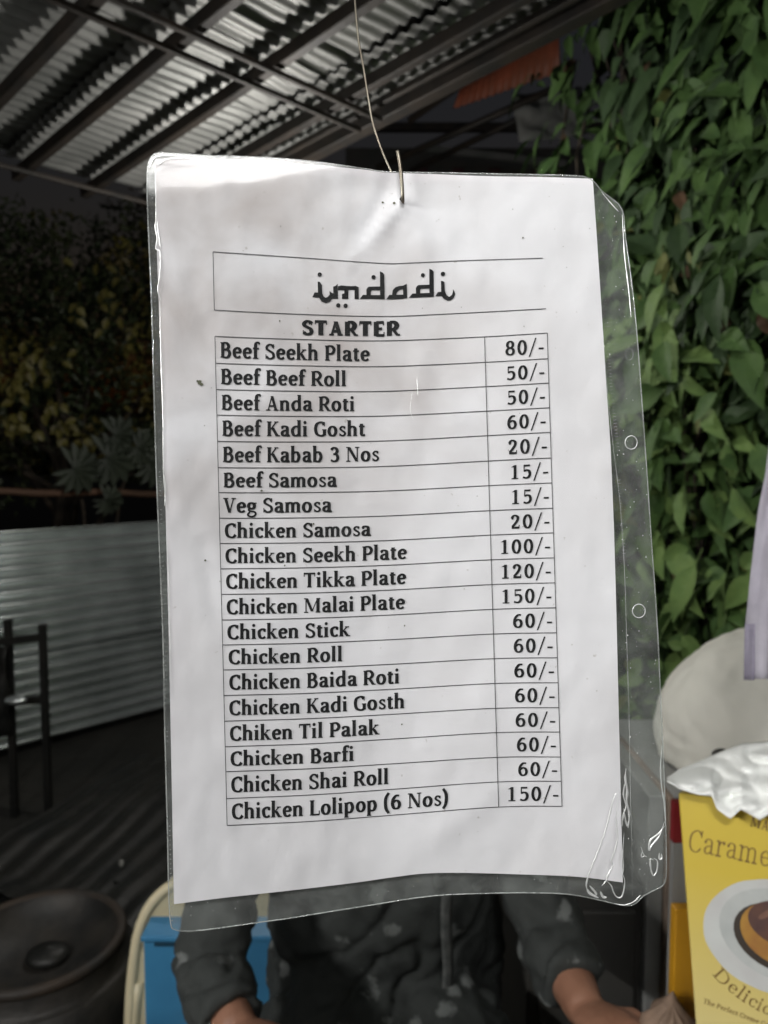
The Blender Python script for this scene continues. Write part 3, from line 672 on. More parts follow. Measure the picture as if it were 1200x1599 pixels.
# orange yellow carton in front of the cabinet, red card
b = MB(); ya = ypl(1055, 1421, .965); b.box((ya.x, .965, .70), (.10, 0, 0), (0, .018, 0), (0, 0, ya.z - .70)); oc = b.obj('orange_carton', M_orange, None, label='plain orange yellow carton half hidden behind the caramel dessert carton', cat='carton'); bevel(oc, .002)
b = MB(); ra = ypl(1054, 1254, .99); rb = ypl(1054, 1316, .99); b.box((ra.x, .99, .70), (.045, 0, 0), (0, .012, 0), (0, 0, rb.z - .70 - .001)); 
rc = thing('red_tipped_packet', 'slim grey packet with a dark red top behind the yellow carton', 'packet', (ra.x + .02, 1.0, .70))
b.obj('packet_body', M_grey, rc); b = MB(); b.box((ra.x - .0005, .9895, rb.z), (.046, 0, 0), (0, .013, 0), (0, 0, ra.z - rb.z)); b.obj('packet_top', M_red, rc)
b = MB(); tc_ = W(1050, 1632, .99)
rows = []
for k in range(13):
    t = k / 12; r0 = .030 + .012 * math.sin(math.pi * min(1, t * 1.15)) - .028 * max(0, t - .75) / .25
    rows.append([tc_ + Vector((r0 * (1 + .13 * math.sin(7 * a_ + 2 * t) + .06 * math.sin(13 * a_)) * math.cos(a_), r0 * (1 + .13 * math.sin(7 * a_ + 2 * t)) * math.sin(a_), -.09 + .15 * t + .012 * math.sin(a_))) for a_ in (2 * math.pi * j / 56 for j in range(56))])
b.grid(rows, closed=True); b.f.append(tuple(range(12 * 56, 13 * 56))); b.f.append(tuple(range(56))[::-1])
b.obj('cloth_bundle', M_tan, None, True, label='tan rolled cloth bundle at the foot of the grey cabinet beside the carton', cat='bundle')

# sack
sk = MB(); cs = W(1190, 1140, 1.52); rows = []
for a in range(0, 61):
    th = math.pi * a / 60; row = []
    for c_ in range(120):
        ph = 2 * math.pi * c_ / 120; d = Vector((math.sin(th) * math.cos(ph), math.sin(th) * math.sin(ph), math.cos(th)))
        q = Vector((d.x * .20, d.y * .17, d.z * .20))
        w1 = abs(noise.noise(Vector((d.x * 2.2 + d.z * 3.5, d.y * 2, d.z * 2 - d.x * 4)))); w2 = abs(noise.noise(Vector((d.x * 5 - d.z * 4, d.y * 3, d.z * 7 + d.x * 3 + 8))))
        az = ph + .5 * noise.noise(d * 2); f = 1 + .07 * noise.noise(d * 1.3) - .022 * (1 - min(1, w1 * 4)) ** 2 - .010 * (1 - min(1, w2 * 4)) + .006 * math.sin(az * 9 + d.z * 5)
        p = cs + q * f; p.z = max(p.z, gz + .004 + .002 * noise.noise(p * 30))
        row.append(p)
    rows.append(row)
sk.grid(rows, closed=True)
sk.obj('stuffed_sack', M_sack, None, True, label='bulging off white cloth sack with creases behind the white plastic bag', cat='sack')
dk = MB(); dk.ell(W(1127, 1178, 1.33), .017, .012, .010, 12, 8); dk.obj('dark_lump', M_black, None, True, label='small dark lump of cloth tucked between the sack and white bag', cat='cloth')
# crumpled white plastic bag thrown over the carton
topc = [(1040, 1216), (1062, 1201), (1090, 1190), (1112, 1180), (1135, 1170), (1160, 1161), (1200, 1158), (1260, 1150), (1340, 1165)]
botc = [(1040, 1219), (1062, 1232), (1090, 1241), (1112, 1243), (1120, 1264), (1141, 1279), (1157, 1264), (1172, 1272), (1187, 1281), (1205, 1270), (1230, 1284), (1260, 1272), (1340, 1290)]
TL, BL_, TR = W(1060, 1238, .93), W(1086, 1640, .86), W(1335, 1275, .85)
cu = (TR - TL).normalized(); cn = cu.cross(BL_ - TL).normalized()
if cn.y > 0: cn = -cn
def oncart(px, py, off=0): return hit(px, py, TL + cn * off, cn)
bag = MB(); rows = []
for a in range(91):
    x = 1042 + 290 * a / 90; y0, y1 = lerpt(topc, x), lerpt(botc, x); row = []
    for j in range(41):
        t = j / 40; y = y0 + (y1 - y0) * t; dfront = (oncart(x, y) - CAM).dot(fwd) - .019
        d = dfront + .13 * (1 - t) ** 1.4 * (.35 + .65 * min(1, (x - 1042) / 60))
        q = Vector((x / 60 + y / 50, y / 24 - x / 90, 1)); fold = abs(noise.noise(q)) * .034 + abs(noise.noise(q * 2.1)) * .005
        row.append(W(x, y, d - fold * (1 - t ** 6) * min(1, t * 5 + .15)))
    rows.append(row)
bag.grid(rows); solidify(bag.obj('crumpled_bag', M_bag, None, True, label='crumpled bright white plastic bag draped over the top of the yellow carton', cat='plastic bag'), .0008)
# lavender cloth hanging at the right edge
lv = MB(); rows = []
for a in range(33):
    t = a / 32; y_ = 660 + 400 * t
    xl = lerpt([(660, 1206), (740, 1196), (800, 1184), (900, 1172), (980, 1164), (1060, 1163)], y_)
    row = []
    for j in range(17):
        s = j / 16; p = W(xl + 150 * s, y_, .95 + .014 * math.sin(s * 13 + t * 2) * (.3 + t) + .006 * noise.noise(Vector((s * 6, t * 5, 1)))); row.append(p)
    rows.append(row)
lv.grid(rows); lo = thing('hanging_cloth', 'pale lavender cloth with a darker hem hanging at the right edge', 'cloth', W(1250, 660, .95))
solidify(lv.obj('cloth_panel', M_lav, lo, True), .0015)
hm = MB(); rows = []
for a in range(9):
    t = .78 + .22 * a / 8; y_ = 660 + 400 * t; xl = lerpt([(660, 1206), (740, 1196), (800, 1184), (900, 1172), (980, 1164), (1060, 1163)], y_)
    rows.append([W(xl - 1 + 16 * j / 4, y_ + 2, .95 + .014 * math.sin(16 * j / 4 / 150 * 13 + t * 2) * (.3 + t) - .003) for j in range(5)])
hm.grid(rows); solidify(hm.obj('hem', mat('dark lavender hem', (.22, .20, .27), .85, 0, (.30, .28, .35), 60), lo, True), .0012)
b = MB(); b.tube([W(1208, 655, .955), W(1420, 655, .955)], .003, 6)
b.obj('drying_line', M_wire, None, True, label='thin line that carries the lavender cloth beyond the right edge', cat='line')

# yellow dessert carton leaning back
TL, BL_, TR = W(1060, 1238, .93), W(1086, 1640, .86), W(1335, 1275, .85)
cu = (TR - TL).normalized(); cn = cu.cross(BL_ - TL).normalized()
if cn.y > 0: cn = -cn
def oncart(px, py, off=0): return hit(px, py, TL + cn * off, cn)
carton = thing('dessert_carton', 'yellow caramel dessert carton printed with a pudding on a plate, under the white bag', 'carton', oncart(1150, 1600))
q = [oncart(1060, 1238), oncart(1335, 1275), oncart(1365, 1800), oncart(1096, 1720)]
bevel(slab(q, .045, 'carton_box', M_yel, n_off=-cn, parent=carton), .0015)
def flatpoly(pts, off, name, m, par, fn):
    v = [fn(*p, off) for p in pts]; tri = geometry.tessellate_polygon([[Vector((p[0], p[1], 0)) for p in pts]])
    mb = MB(); mb.v = v; mb.f = [tuple(t) for t in tri]; return mb.obj(name, m, par)
plate = catmull([(x, y, 0) for x, y in ((1200,1373),(1180,1373.6),(1152,1378),(1125,1393),(1106,1414),(1099,1438),(1102,1469),(1121,1500),(1145,1524),(1176,1541),(1200,1550),(1240,1556),(1290,1545),(1330,1510),(1345,1460),(1320,1410),(1270,1382),(1230,1374))], True, 3)
flatpoly([(p.x, p.y) for p in plate], .0006, 'printed_plate', M_plate, carton, oncart)
def ellp(cx, cy, rx, ry, rot=0, n=32):
    return [(cx + rx*math.cos(t)*math.cos(rot) - ry*math.sin(t)*math.sin(rot), cy + rx*math.cos(t)*math.sin(rot) + ry*math.sin(t)*math.cos(rot)) for t in (2*math.pi*k/n for k in range(n))]
M_pl2 = mat('printed plate well', (.47, .49, .475), .5, 0, (.40, .42, .41), 30); M_hi = mat('printed caramel glow', (.20, .10, .06), .5, 0, (.13, .06, .04), 60)
flatpoly(ellp(1222, 1462, 104, 68, .42), .0008, 'printed_plate_well', M_pl2, carton, oncart)
flatpoly(ellp(1219, 1466, 78, 50, .45), .0010, 'printed_shadow', M_pud3, carton, oncart)
flatpoly(ellp(1224, 1461, 72, 47, .45), .0014, 'printed_pudding', M_pud1, carton, oncart)
flatpoly(ellp(1224, 1444, 58, 34, .35), .0018, 'printed_caramel', M_pud2, carton, oncart)
flatpoly(ellp(1196, 1428, 13, 5, -.5), .0021, 'printed_glint', M_hi, carton, oncart)
flatpoly([(1066,1600),(1078,1588),(1086,1592),(1092,1640),(1066,1650)], .0010, 'printed_corner', M_red, carton, oncart) if False else None

# ------------------------------------------------------------------ lettering: strokes with thick stems and thin hairlines
def glyph(ch, T=13.0, t=5.2):
    """returns (advance, [polygons]) in hundredths of an em"""
    P = []
    def V(x, y0, y1, w=None): w = w or T; P.append([(x-w/2, y0), (x+w/2, y0), (x+w/2, y1), (x-w/2, y1)])
    def H(x0, x1, y, h=None): h = h or t; P.append([(x0, y-h/2), (x1, y-h/2), (x1, y+h/2), (x0, y+h/2)])
    def S(x0, x1, y):
        h = max(2.4, t * .3) - 2.4; lo, hi = (0, h * 2) if y < 10 else (h * 2, 0)
        P.append([(x0, y-2.4-lo), (x1, y-2.4-lo), (x1, y+2.4+hi), (x0, y+2.4+hi)])
    def D(x, y, r): P.append([(x + r*math.cos(a), y + r*math.sin(a)) for a in (2*math.pi*k/12 for k in range(12))])
    def L(p, q, w):
        d = Vector((q[0]-p[0], q[1]-p[1])); hw = w / 2 / max(.3, abs(d.y) / d.length)
        P.append([(p[0]-hw, p[1]), (p[0]+hw, p[1]), (q[0]+hw, q[1]), (q[0]-hw, q[1])])
    def C(pts, closed=False, a=None, b=None):
        a = a or T; b = b or t; q = catmull([(x, y, 0) for x, y in pts], closed, 5); n = len(q); es = []
        for k in range(n):
            d = (q[(k+1) % n] - q[k-1]) if closed else (q[min(k+1, n-1)] - q[max(k-1, 0)])
            d.normalize(); w = (b + (a-b) * abs(d.y) ** 1.4) / 2; nn = Vector((-d.y, d.x, 0)); es.append((q[k]+nn*w, q[k]-nn*w))
        for k in range(n if closed else n-1):
            A, B = es[k], es[(k+1) % n]; P.append([(A[0].x, A[0].y), (A[1].x, A[1].y), (B[1].x, B[1].y), (B[0].x, B[0].y)])
    def E(cx, cy, rx, ry): C([(cx+rx*math.cos(a), cy+ry*math.sin(a)) for a in (2*math.pi*k/10 for k in range(10))], True)
    adv = 30
    if ch == ' ': adv = 24
    elif ch == 'a': C([(10,37),(16,44),(25,45),(34,41),(36,32)]); V(36,8,34); C([(36,12),(38,4),(43,3),(48,5)]); C([(36,27),(22,25),(12.5,18),(13,8),(21,3.2),(30,6),(36,12)]); D(11.5,36.5,4.6); adv=50
    elif ch == 'b': V(13,0,74); S(3,13,71.6); C([(13,38),(24,44.5),(36,42),(43,24),(36,6),(24,2.6),(13,8)]); adv=56
    elif ch == 'c': C([(38,37),(33,43.5),(24,44.5),(12,36),(11,22),(16,8),(27,3),(40,9)]); D(37.5,36,5.2); adv=44
    elif ch == 'd': V(42,0,74); S(32,42,71.6); S(42,52,2.4); C([(42,38),(33,44.5),(22,43),(12,32),(11,20),(17,6),(28,2.8),(42,9)]); adv=56
    elif ch == 'e': H(13,42,25.5); C([(40,25),(38,37),(31,43.5),(24,44.5),(13,36),(11,22),(16,8),(27,3),(41,9)]); adv=48
    elif ch == 'f': V(16,0,58); C([(16,55),(18,66),(26,71.5),(35,69.5)]); D(33.5,67,4.8); H(4,32,45); S(4,30,2.4); adv=33
    elif ch == 'g': E(24,31,13.5,13); S(34,48,43.5); C([(17,20),(11,13),(18,7),(36,4),(44,-4),(38,-14),(24,-18),(10,-14),(8,-6),(17,2)], a=9); adv=49
    elif ch in 'hn':
        V(13,0,74 if ch=='h' else 47); S(3,13,71.6 if ch=='h' else 44.6); S(3,23,2.4); C([(13,36),(22,43),(32,44),(40,36),(40.5,26)]); V(40.5,0,28); S(31,51,2.4); adv=55
    elif ch == 'i': V(14,0,47); S(3,14,44.6); S(4,25,2.4); D(14,63,7.6); adv=29
    elif ch == 'k': V(13,0,74); S(3,13,71.6); S(3,23,2.4); L((17,22),(39,44),5.6); L((25,28),(42,2),13); S(30,49,44.6); S(34,54,2.4); adv=54
    elif ch == 'l': V(14,0,74); S(3,14,71.6); S(4,25,2.4); adv=29
    elif ch == 'm':
        V(13,0,47); S(3,13,44.6); S(3,23,2.4); C([(13,36),(22,43),(31,44),(38.5,36),(39,26)]); V(39,0,28); S(30,49,2.4)
        C([(39,36),(48,43),(57,44),(64.5,36),(65,26)]); V(65,0,28); S(56,75,2.4); adv=79
    elif ch == 'o': E(26,23.6,16.3,21); adv=52
    elif ch == 'p': V(13,-20,47); S(3,13,44.6); S(3,24,-17.6); C([(13,38),(24,44.5),(36,42),(43,24),(36,6),(24,2.6),(13,8)]); adv=56
    elif ch == 'r': V(13,0,47); S(3,13,44.6); S(3,25,2.4); C([(14,33),(20,42),(30,44)]); D(31.5,41,5.2); adv=38
    elif ch == 's': C([(33,37),(27,43.5),(18,43.5),(11.5,36),(17,28),(28,21),(34,13),(29,5),(19,3),(9,9)], a=11, b=7); V(33.5,32,46,3.5); V(8.5,2,15,3.5); adv=41
    elif ch == 't': V(16,8,57); C([(16,12),(18.5,4.5),(25,3),(33,6)]); H(4,31,44.6); adv=35
    elif ch == 'u': V(13,10,47); S(3,13,44.6); C([(13,12),(18,4),(28,3),(40,11)]); V(41,0,47); S(31,41,44.6); S(41,50,2.4); adv=55
    elif ch == 'A': L((15,0),(33,67),max(6.2, t * .8)); L((33,67),(53,0),max(13, T * .8)); H(20,45,21); S(4,26,2.4); S(41,65,2.4); adv=67
    elif ch == 'B': V(16,0,67); S(5,22,64.6); S(5,22,2.4); C([(18,64.2),(34,64),(44,50),(34,36),(18,35.6)]); C([(18,35.6),(38,35.4),(49,19),(38,2.8),(18,2.8)]); adv=59
    elif ch == 'C': C([(52,53),(45,62),(34,64.2),(17,55),(12,33),(18,11),(34,2.8),(46,5),(55,15)]); V(53.5,46,66,4.5); adv=60
    elif ch == 'D': V(16,0,67); S(5,22,64.6); S(5,22,2.4); C([(18,64.2),(38,64),(56,52),(60,33),(56,15),(38,2.8),(18,2.8)]); adv=70
    elif ch == 'E': V(16,0,67); S(5,22,64.6); S(5,22,2.4); H(16,49,64.2); H(16,40,34); H(16,51,2.8); V(48,50,67,5); V(50.5,0,18,5); V(40,27,41,4); adv=56
    elif ch == 'G': C([(52,53),(45,62),(34,64.2),(17,55),(12,33),(18,11),(34,2.8),(46,4),(54,10)]); V(53.5,46,66,4.5); V(54,4,30); S(43,64,30); adv=66
    elif ch == 'K': V(16,0,67); S(5,27,64.6); S(5,27,2.4); L((22,30),(49,64),6.4); L((31,39),(54,2),14); S(40,60,64.6); S(45,67,2.4); adv=66
    elif ch == 'L': V(16,0,67); S(5,27,64.6); S(5,22,2.4); H(16,50,2.8); V(50,0,20,5); adv=55
    elif ch == 'M': V(14,0,67,6); L((17,66),(43,6),12.5); V(71,0,67); L((69,66),(43,6),4.6); S(4,20,64.6); S(4,24,2.4); S(66,82,64.6); S(60,82,2.4); adv=87
    elif ch == 'N': V(14,0,67,6.2); L((17,66),(56,1),13); V(57.5,0,67,6.2); S(4,20,64.6); S(4,25,2.4); S(47,68,64.6); adv=72
    elif ch in 'PR':
        V(16,0,67); S(5,22,64.6); S(5,28,2.4); C([(18,64.2),(37,64),(48.5,48),(37,31.5),(18,31)])
        adv=56
        if ch == 'R': L((32,32),(52,2),13); S(45,63,2.4); adv=63
    elif ch == 'S': C([(44,52),(38,61),(25,64),(13,54),(15,43),(28,35),(41,27),(45,13),(36,4),(22,2.9),(10,12)], a=max(12, T * .85), b=max(7.5, t * .85)); V(45,46,66,4.5); V(8.5,1,21,4.5); adv=54
    elif ch == 'T': V(30,0,67); H(4,56,64.2); V(5,50,67,4.5); V(55,50,67,4.5); S(19,41,2.4); adv=60
    elif ch == 'V': L((13,66),(33,0),13.5); L((33,0),(51,66),6); S(2,27,64.6); S(41,62,64.6); adv=62
    elif ch == '0': E(28,33,16.5,30.5); adv=56
    elif ch == '1': V(30,0,66); S(13,46,2.4); L((17,56),(30,63),7); adv=56
    elif ch == '2': C([(12,49),(17,60),(28,63.5),(39,56),(39,43),(29,27),(13,9)]); H(10,47,5,10); V(46,2,18,4.5); D(14,49,5.5); adv=56
    elif ch == '3': C([(12,54),(22,63),(34,62),(41,50),(34,38),(22,35)]); C([(22,35),(38,32),(44,19),(38,6),(24,3),(10,8)]); adv=56
    elif ch == '5': H(15,44,62,8); V(15.5,34,65,5); C([(15,36),(27,40),(39,36),(44,22),(38,8),(25,3),(10,7)]); adv=56
    elif ch == '6': C([(43,61),(28,61),(15,46),(11.5,24),(18,7),(29,3),(40,8),(44.5,21),(39,35),(27,39),(14,31)]); adv=56
    elif ch == '8': E(28,49,13.5,14.5); E(28,18,16.5,15.2); adv=56
    elif ch == '(': C([(27,76),(14,56),(11,31),(15,4),(27,-15)], b=4); adv=33
    elif ch == ')': C([(6,76),(19,56),(22,31),(18,4),(6,-15)], b=4); adv=33
    elif ch == '/': L((5,-12),(36,74),6.6); adv=42
    elif ch == '-': H(5,30,24,7.6); adv=35
    return adv, P
def layout(text, T=13.0, t=5.2, track=0.0):
    x = 0; out = []
    for ch in text:
        a, P = glyph(ch, T, t); out.append((x, P)); x += a + track
    return x - track, out

# ------------------------------------------------------------------ the menu sheet's shape
LEFT = [(240, 243), (350, 244), (530, 250), (650, 254), (800, 259), (1000, 264), (1200, 268), (1412, 272)]
RIGHT = [(279, 926), (350, 931), (470, 939), (585, 946), (700, 954), (820, 959), (960, 963), (1090, 966), (1250, 970), (1378, 973)]
XN = [(243, 0), (330, 0), (420, 0), (520, 0), (600, 0), (680, 0), (760, 0), (850, 0), (945, 0)]
lines = [   # (line name, list of (x, y))
    [(243, 248), (330, 248), (415, 251), (520, 260), (615, 269), (680, 272), (760, 275), (850, 276.5), (926, 279)],
    [(244, 387), (333, 393), (480, 403), (596, 411), (640, 410.5), (720, 407), (848, 403), (935, 400)],
    [(248, 477), (335, 484), (480, 491), (600, 494), (680, 491), (760, 487), (853, 482), (940, 478)]]
rowL = [525, 567, 608, 648, 689, 730, 769, 809, 848.5, 888, 928, 968, 1007, 1046, 1086, 1126, 1166, 1205, 1247, 1289]
rowR = [520, 560, 598, 636.6, 675, 715, 754, 793.5, 832, 871, 910, 949, 988, 1027, 1066, 1105, 1143, 1182, 1220, 1259]
for k in range(20):
    xl = 336 + k * 1.0; xr = 855 + k * 1.2; a, c_ = rowL[k], rowR[k]; f = k / 19
    mid = a + (c_ - a) * .50 + (1 - f) ** 1.5 * 9.5 + f * -1.5
    q3 = a + (c_ - a) * .80 + (1 - f) ** 1.5 * 5 - f * 4.5
    q1 = a + (c_ - a) * .25 + (1 - f) ** 1.5 * 6.0 + f * 1.0
    lines.append([(xl - 92, a - 6 + 13 * f), (xl, a), (xl + 130, q1), (xl + 262, mid), (xl + 262 + 155, q3), (xr, c_), (xr + 92, c_ - 4 * (1 - f) + 3 * f)])
lines.append([(272, 1412), (350, 1402), (450, 1391), (550, 1379), (620, 1369), (665, 1364), (720, 1363), (800, 1365), (900, 1369), (973, 1378)])
lines_s = []
for ln_ in lines:
    q = catmull([(x, y, 0) for x, y in ln_], False, 8); lines_s.append([(p.x, p.y) for p in q])
def LY(r, x):
    r = max(0, min(len(lines) - 1, r)); k = min(int(r), len(lines) - 2); f = r - k
    return lerpt(lines_s[k], x) * (1 - f) + lerpt(lines_s[k+1], x) * f
def soft(h, w_): return (h + math.sqrt(h * h + w_ * w_)) / 2
def segd(px, py, a, b):
    ax, ay = a; bx, by = b; t = ((px-ax)*(bx-ax) + (py-ay)*(by-ay)) / ((bx-ax)**2 + (by-ay)**2); tt = max(0, min(1, t))
    return math.hypot(px - ax - tt*(bx-ax), py - ay - tt*(by-ay)), tt
CREASES = [((628, 318), (548, 408), 8, -.0020), ((604, 300), (566, 372), 11, .0018), ((640, 322), (672, 450), 20, -.0013), ((610, 285), (500, 300), 16, .0012), ((632, 300), (730, 330), 22, .0008),
           ((300, 460), (330, 560), 18, .0006), ((322, 850), (335, 960), 12, .0006), ((660, 560), (640, 690), 16, -.0006), ((780, 1230), (620, 1360), 20, -.0007)]
def DS(px, py, smooth=False):
    a = (px - 625) / 375.0
    d = .376 - (.021 * (soft(-a, .12)) ** 1.3) - .005 * soft(a, .15) ** 2
    h = (308 - py) - (px - 243) * .150 - 0          # distance above the bent corner line
    d += .000034 * soft(h, 4) * max(0, min(1, (640 - px) / 120))
    p = Vector((px / 150, py / 210, 0))
    d += .0011 * noise.noise(p)
    if smooth: return d
    d += .00045 * noise.noise(p * 3.1 + Vector((5, 0, 0))) + .0003 * noise.noise(Vector((px / 26, py / 40, 4)))
    for A, B, w_, am in CREASES:
        ds, t = segd(px, py, A, B); d += am * math.exp(-(ds / w_) ** 2) * (1 - .6 * t)
    return d
def SH(px, py, off=0.0): return W(px, py, DS(px, py) - off)

menu = thing('menu_sheet', 'white printed paper menu of starters with prices, hanging in a clear sleeve', 'menu', SH(615, 300))
mb = MB(); rows = []; NU = 100
rs = []
for k in range(len(lines) - 1):
    n = 12 if k in (0, 22) else (7 if k in (1, 2) else 5)
    rs += [k + j / n for j in range(n)]
rs.append(len(lines) - 1)
for r in rs:
    row = []
    for i in range(NU + 1):
        u = i / NU; y = 600
        for _ in range(3): x = lerpt(LEFT, y) * (1 - u) + lerpt(RIGHT, y) * u; y = LY(r, x)
        row.append(SH(x, y))
    rows.append(row)
mb.grid(rows); paper = mb.obj('paper', M_paper, menu, True)

EPS = .0003
def rule(pts, wpx, name, m, vertical=False):
    b = MB(); rows = []
    for x, y in pts:
        a = (wpx / 2, 0) if vertical else (0, wpx / 2); rows.append([SH(x - a[0], y - a[1], EPS), SH(x + a[0], y + a[1], EPS)])
    b.grid(rows); return b.obj(name, m, menu, True)
for k in range(20):
    r = 3 + k; x0 = 336 + k * 1.0; x1 = 855 + k * 1.2
    rule([(x0 + (x1-x0) * j / 40, LY(r, x0 + (x1-x0) * j / 40)) for j in range(41)], 1.15, 'table_rule', M_rule)
rule([(333 + 515 * j / 40, LY(1, 333 + 515 * j / 40)) for j in range(41)], 1.1, 'box_rule', M_rule)
rule([(335 + 518 * j / 40, LY(2, 335 + 518 * j / 40)) for j in range(41)], 1.1, 'box_rule', M_rule)
rule([(333 + 2 * j / 6, LY(1 + j / 6, 334)) for j in range(7)], 1.2, 'box_rule', M_rule, True)
for (xa, xb) in ((336, 355), (757, 779), (855, 878)):
    rule([(xa + (xb - xa) * j / 57, LY(3 + j / 3, xa + (xb - xa) * j / 57)) for j in range(58)], 1.2, 'column_rule', M_rule, True)

def print_text(text, x0, x1, base_fn, empx, name, m, T=13., t=5.2, track=0, surf=SH, par=None, label=None, eps=EPS):
    wd, gl = layout(text, T, t, track); sx = (x1 - x0) / (wd - 6); b = MB(); k = 0
    for gx, P in gl:
        for poly in P:
            pts = []
            for (x, y) in poly:
                px, by = x0 + (gx + x - 3) * sx, None
                pts.append((px, y))
            # subdivide tall things lightly by keeping them as they are
            vs = []
            for (px, y) in pts:
                X, Y = base_fn(px, y * empx / 100.0); vs.append(surf(X, Y, eps + (k % 7) * 4e-6))
            b.poly(vs); k += 1
    return b.obj(name, m, par or menu, False, label=label)
items = [("Beef Seekh Plate", 344, 577, "80/-", 789, 850), ("Beef Beef Roll", 345, 541, "50/-", 790, 851), ("Beef Anda Roti", 346, 554, "50/-", 791, 852),
 ("Beef Kadi Gosht", 347, 570, "60/-", 792, 853), ("Beef Kabab 3 Nos", 348, 592, "20/-", 793, 855), ("Beef Samosa", 349, 526, "15/-", 796, 857),
 ("Veg Samosa", 349, 518, "15/-", 797, 858), ("Chicken Samosa", 351, 579, "20/-", 797, 859), ("Chicken Seekh Plate", 352, 635, "100/-", 780, 860),
 ("Chicken Tikka Plate", 353, 634, "120/-", 781, 861), ("Chicken Malai Plate", 354, 632, "150/-", 782, 862), ("Chicken Stick", 355, 546, "60/-", 801, 863),
 ("Chicken Roll", 357, 535, "60/-", 802, 864), ("Chicken Baida Roti", 358, 624, "60/-", 803, 866), ("Chicken Kadi Gosth", 358, 632, "60/-", 804, 867),
 ("Chiken Til Palak", 359, 592, "60/-", 805, 868), ("Chicken Barfi", 360, 553, "60/-", 807, 869), ("Chicken Shai Roll", 361, 607, "60/-", 809, 871),
 ("Chicken Lolipop (6 Nos)", 362, 700, "150/-", 791, 873)]
for k, (tx, xa, xb, pr, pa_, pb_) in enumerate(items):
    def bf(px, up, k=k):
        r = 3 + k + .785 - up / 39.5; return px, LY(r, px)
    print_text(tx, xa, xb, bf, 34.0, 'printed_item', M_ink, 16.0, 8.0, label='printed line reading ' + tx)
    print_text(pr, pa_, pb_, bf, 33.5, 'printed_price', M_ink, 14.0, 7.4, 2.5, label='printed price reading ' + pr)
def bfS(px, up):
    r = 3 + .0; return px, LY(2 + (1 - .08), px) - 2.0 - up * 1.0
print_text('STARTER', 472, 624, lambda px, up: (px, LY(3, px) - 7.5 - up), 33.0, 'printed_heading', M_ink, 23.0, 13, 2.5, label='bold heading reading STARTER')

# logo word with Arabic-style letter shapes, traced
LG = [
 [(82,148),(98,150),(116,176),(118,240),(130,266),(145,275),(160,268),(176,250),(174,222),(195,238),(205,240),(240,240),(240,282),(195,280),(180,303),(145,317),(112,303),(92,272),(40,270),(58,233),(84,234)],
 [(203,188),(222,182),(238,166),(242,282),(205,282)],
 [(240,186),(265,178),(310,182),(345,184),(380,182),(402,192),(404,285),(370,284),(370,213),(330,210),(322,216),(322,283),(272,283),(272,245),(290,240),(290,216),(262,214),(240,214)],
 [(568,68),(590,78),(603,96),(606,285),(570,285)], [(412,284),(435,252),(571,254),(571,285)], [(463,253),(462,212),(470,196),(482,188),(505,214),(497,230),(497,254)], [(480,188),(571,186),(571,216),(503,215)],
 [(748,180),(778,165),(782,278),(750,280)], [(618,286),(642,252),(751,250),(751,282)], [(663,252),(668,215),(690,192),(720,182),(750,180),(750,206),(720,212),(702,228),(696,252)],
 [(953,48),(975,56),(988,72),(990,265),(955,268)], [(795,274),(822,242),(956,236),(956,268)], [(850,243),(848,200),(856,184),(868,176),(890,203),(882,214),(882,242)], [(866,176),(956,172),(956,202),(888,204)],
 [(1045,143),(1060,144),(1073,155),(1076,225),(1090,255),(1110,268),(1130,252),(1138,230),(1138,208),(1150,225),(1156,245),(1145,275),(1120,295),(1095,298),(1065,282),(1050,260),(1002,262),(1020,230),(1046,228)]]
for c_ in ((98,93,17),(243,334,17),(300,337,17),(518,114,17),(903,98,16),(1060,88,17)):
    LG.append([(c_[0] + c_[2]*math.cos(a), c_[1] + c_[2]*math.sin(a)) for a in (2*math.pi*k/14 for k in range(14))])
b = MB()
for k, pl in enumerate(LG):
    pts = [(480 + x / 5.0, 410 + y / 5.0) for x, y in pl]; i = len(b.v)
    b.v += [SH(x, y, EPS + k * 3e-6) for x, y in pts]
    b.f += [tuple(i + j for j in t) for t in geometry.tessellate_polygon([[Vector((x, y, 0)) for x, y in pts]])]
b.obj('printed_logo', M_ink, menu, label='logo word imdadi in black Arabic-style letters with dots')
# specks of dirt on the sheet
b = MB(); rr = random.Random(9)
for (x, y, r) in [(312, 597, 3.6), (315, 600, 2.6), (309, 595, 1.7), (321, 875, 1.6), (598, 316, 1.6), (616, 317, 2), (409, 766, 1.5), (490, 818, 1.5), (437, 501, 1.3), (445, 883, 1.3), (632, 977, 1.2), (628, 1131, 1.2), (817, 371, 1.2)] + [(rr.uniform(260, 950), rr.uniform(300, 1350), rr.uniform(.4, .8)) for _ in range(40)]:
    b.poly([SH(x + r * (1 + .3 * math.sin(j * 5 + x)) * math.cos(j * math.pi / 4), y + r * math.sin(j * math.pi / 4), .0004) for j in range(8)])
b.obj('dirt_specks', mat('dirt specks', (.10, .10, .06), .8), menu, kind='stuff')

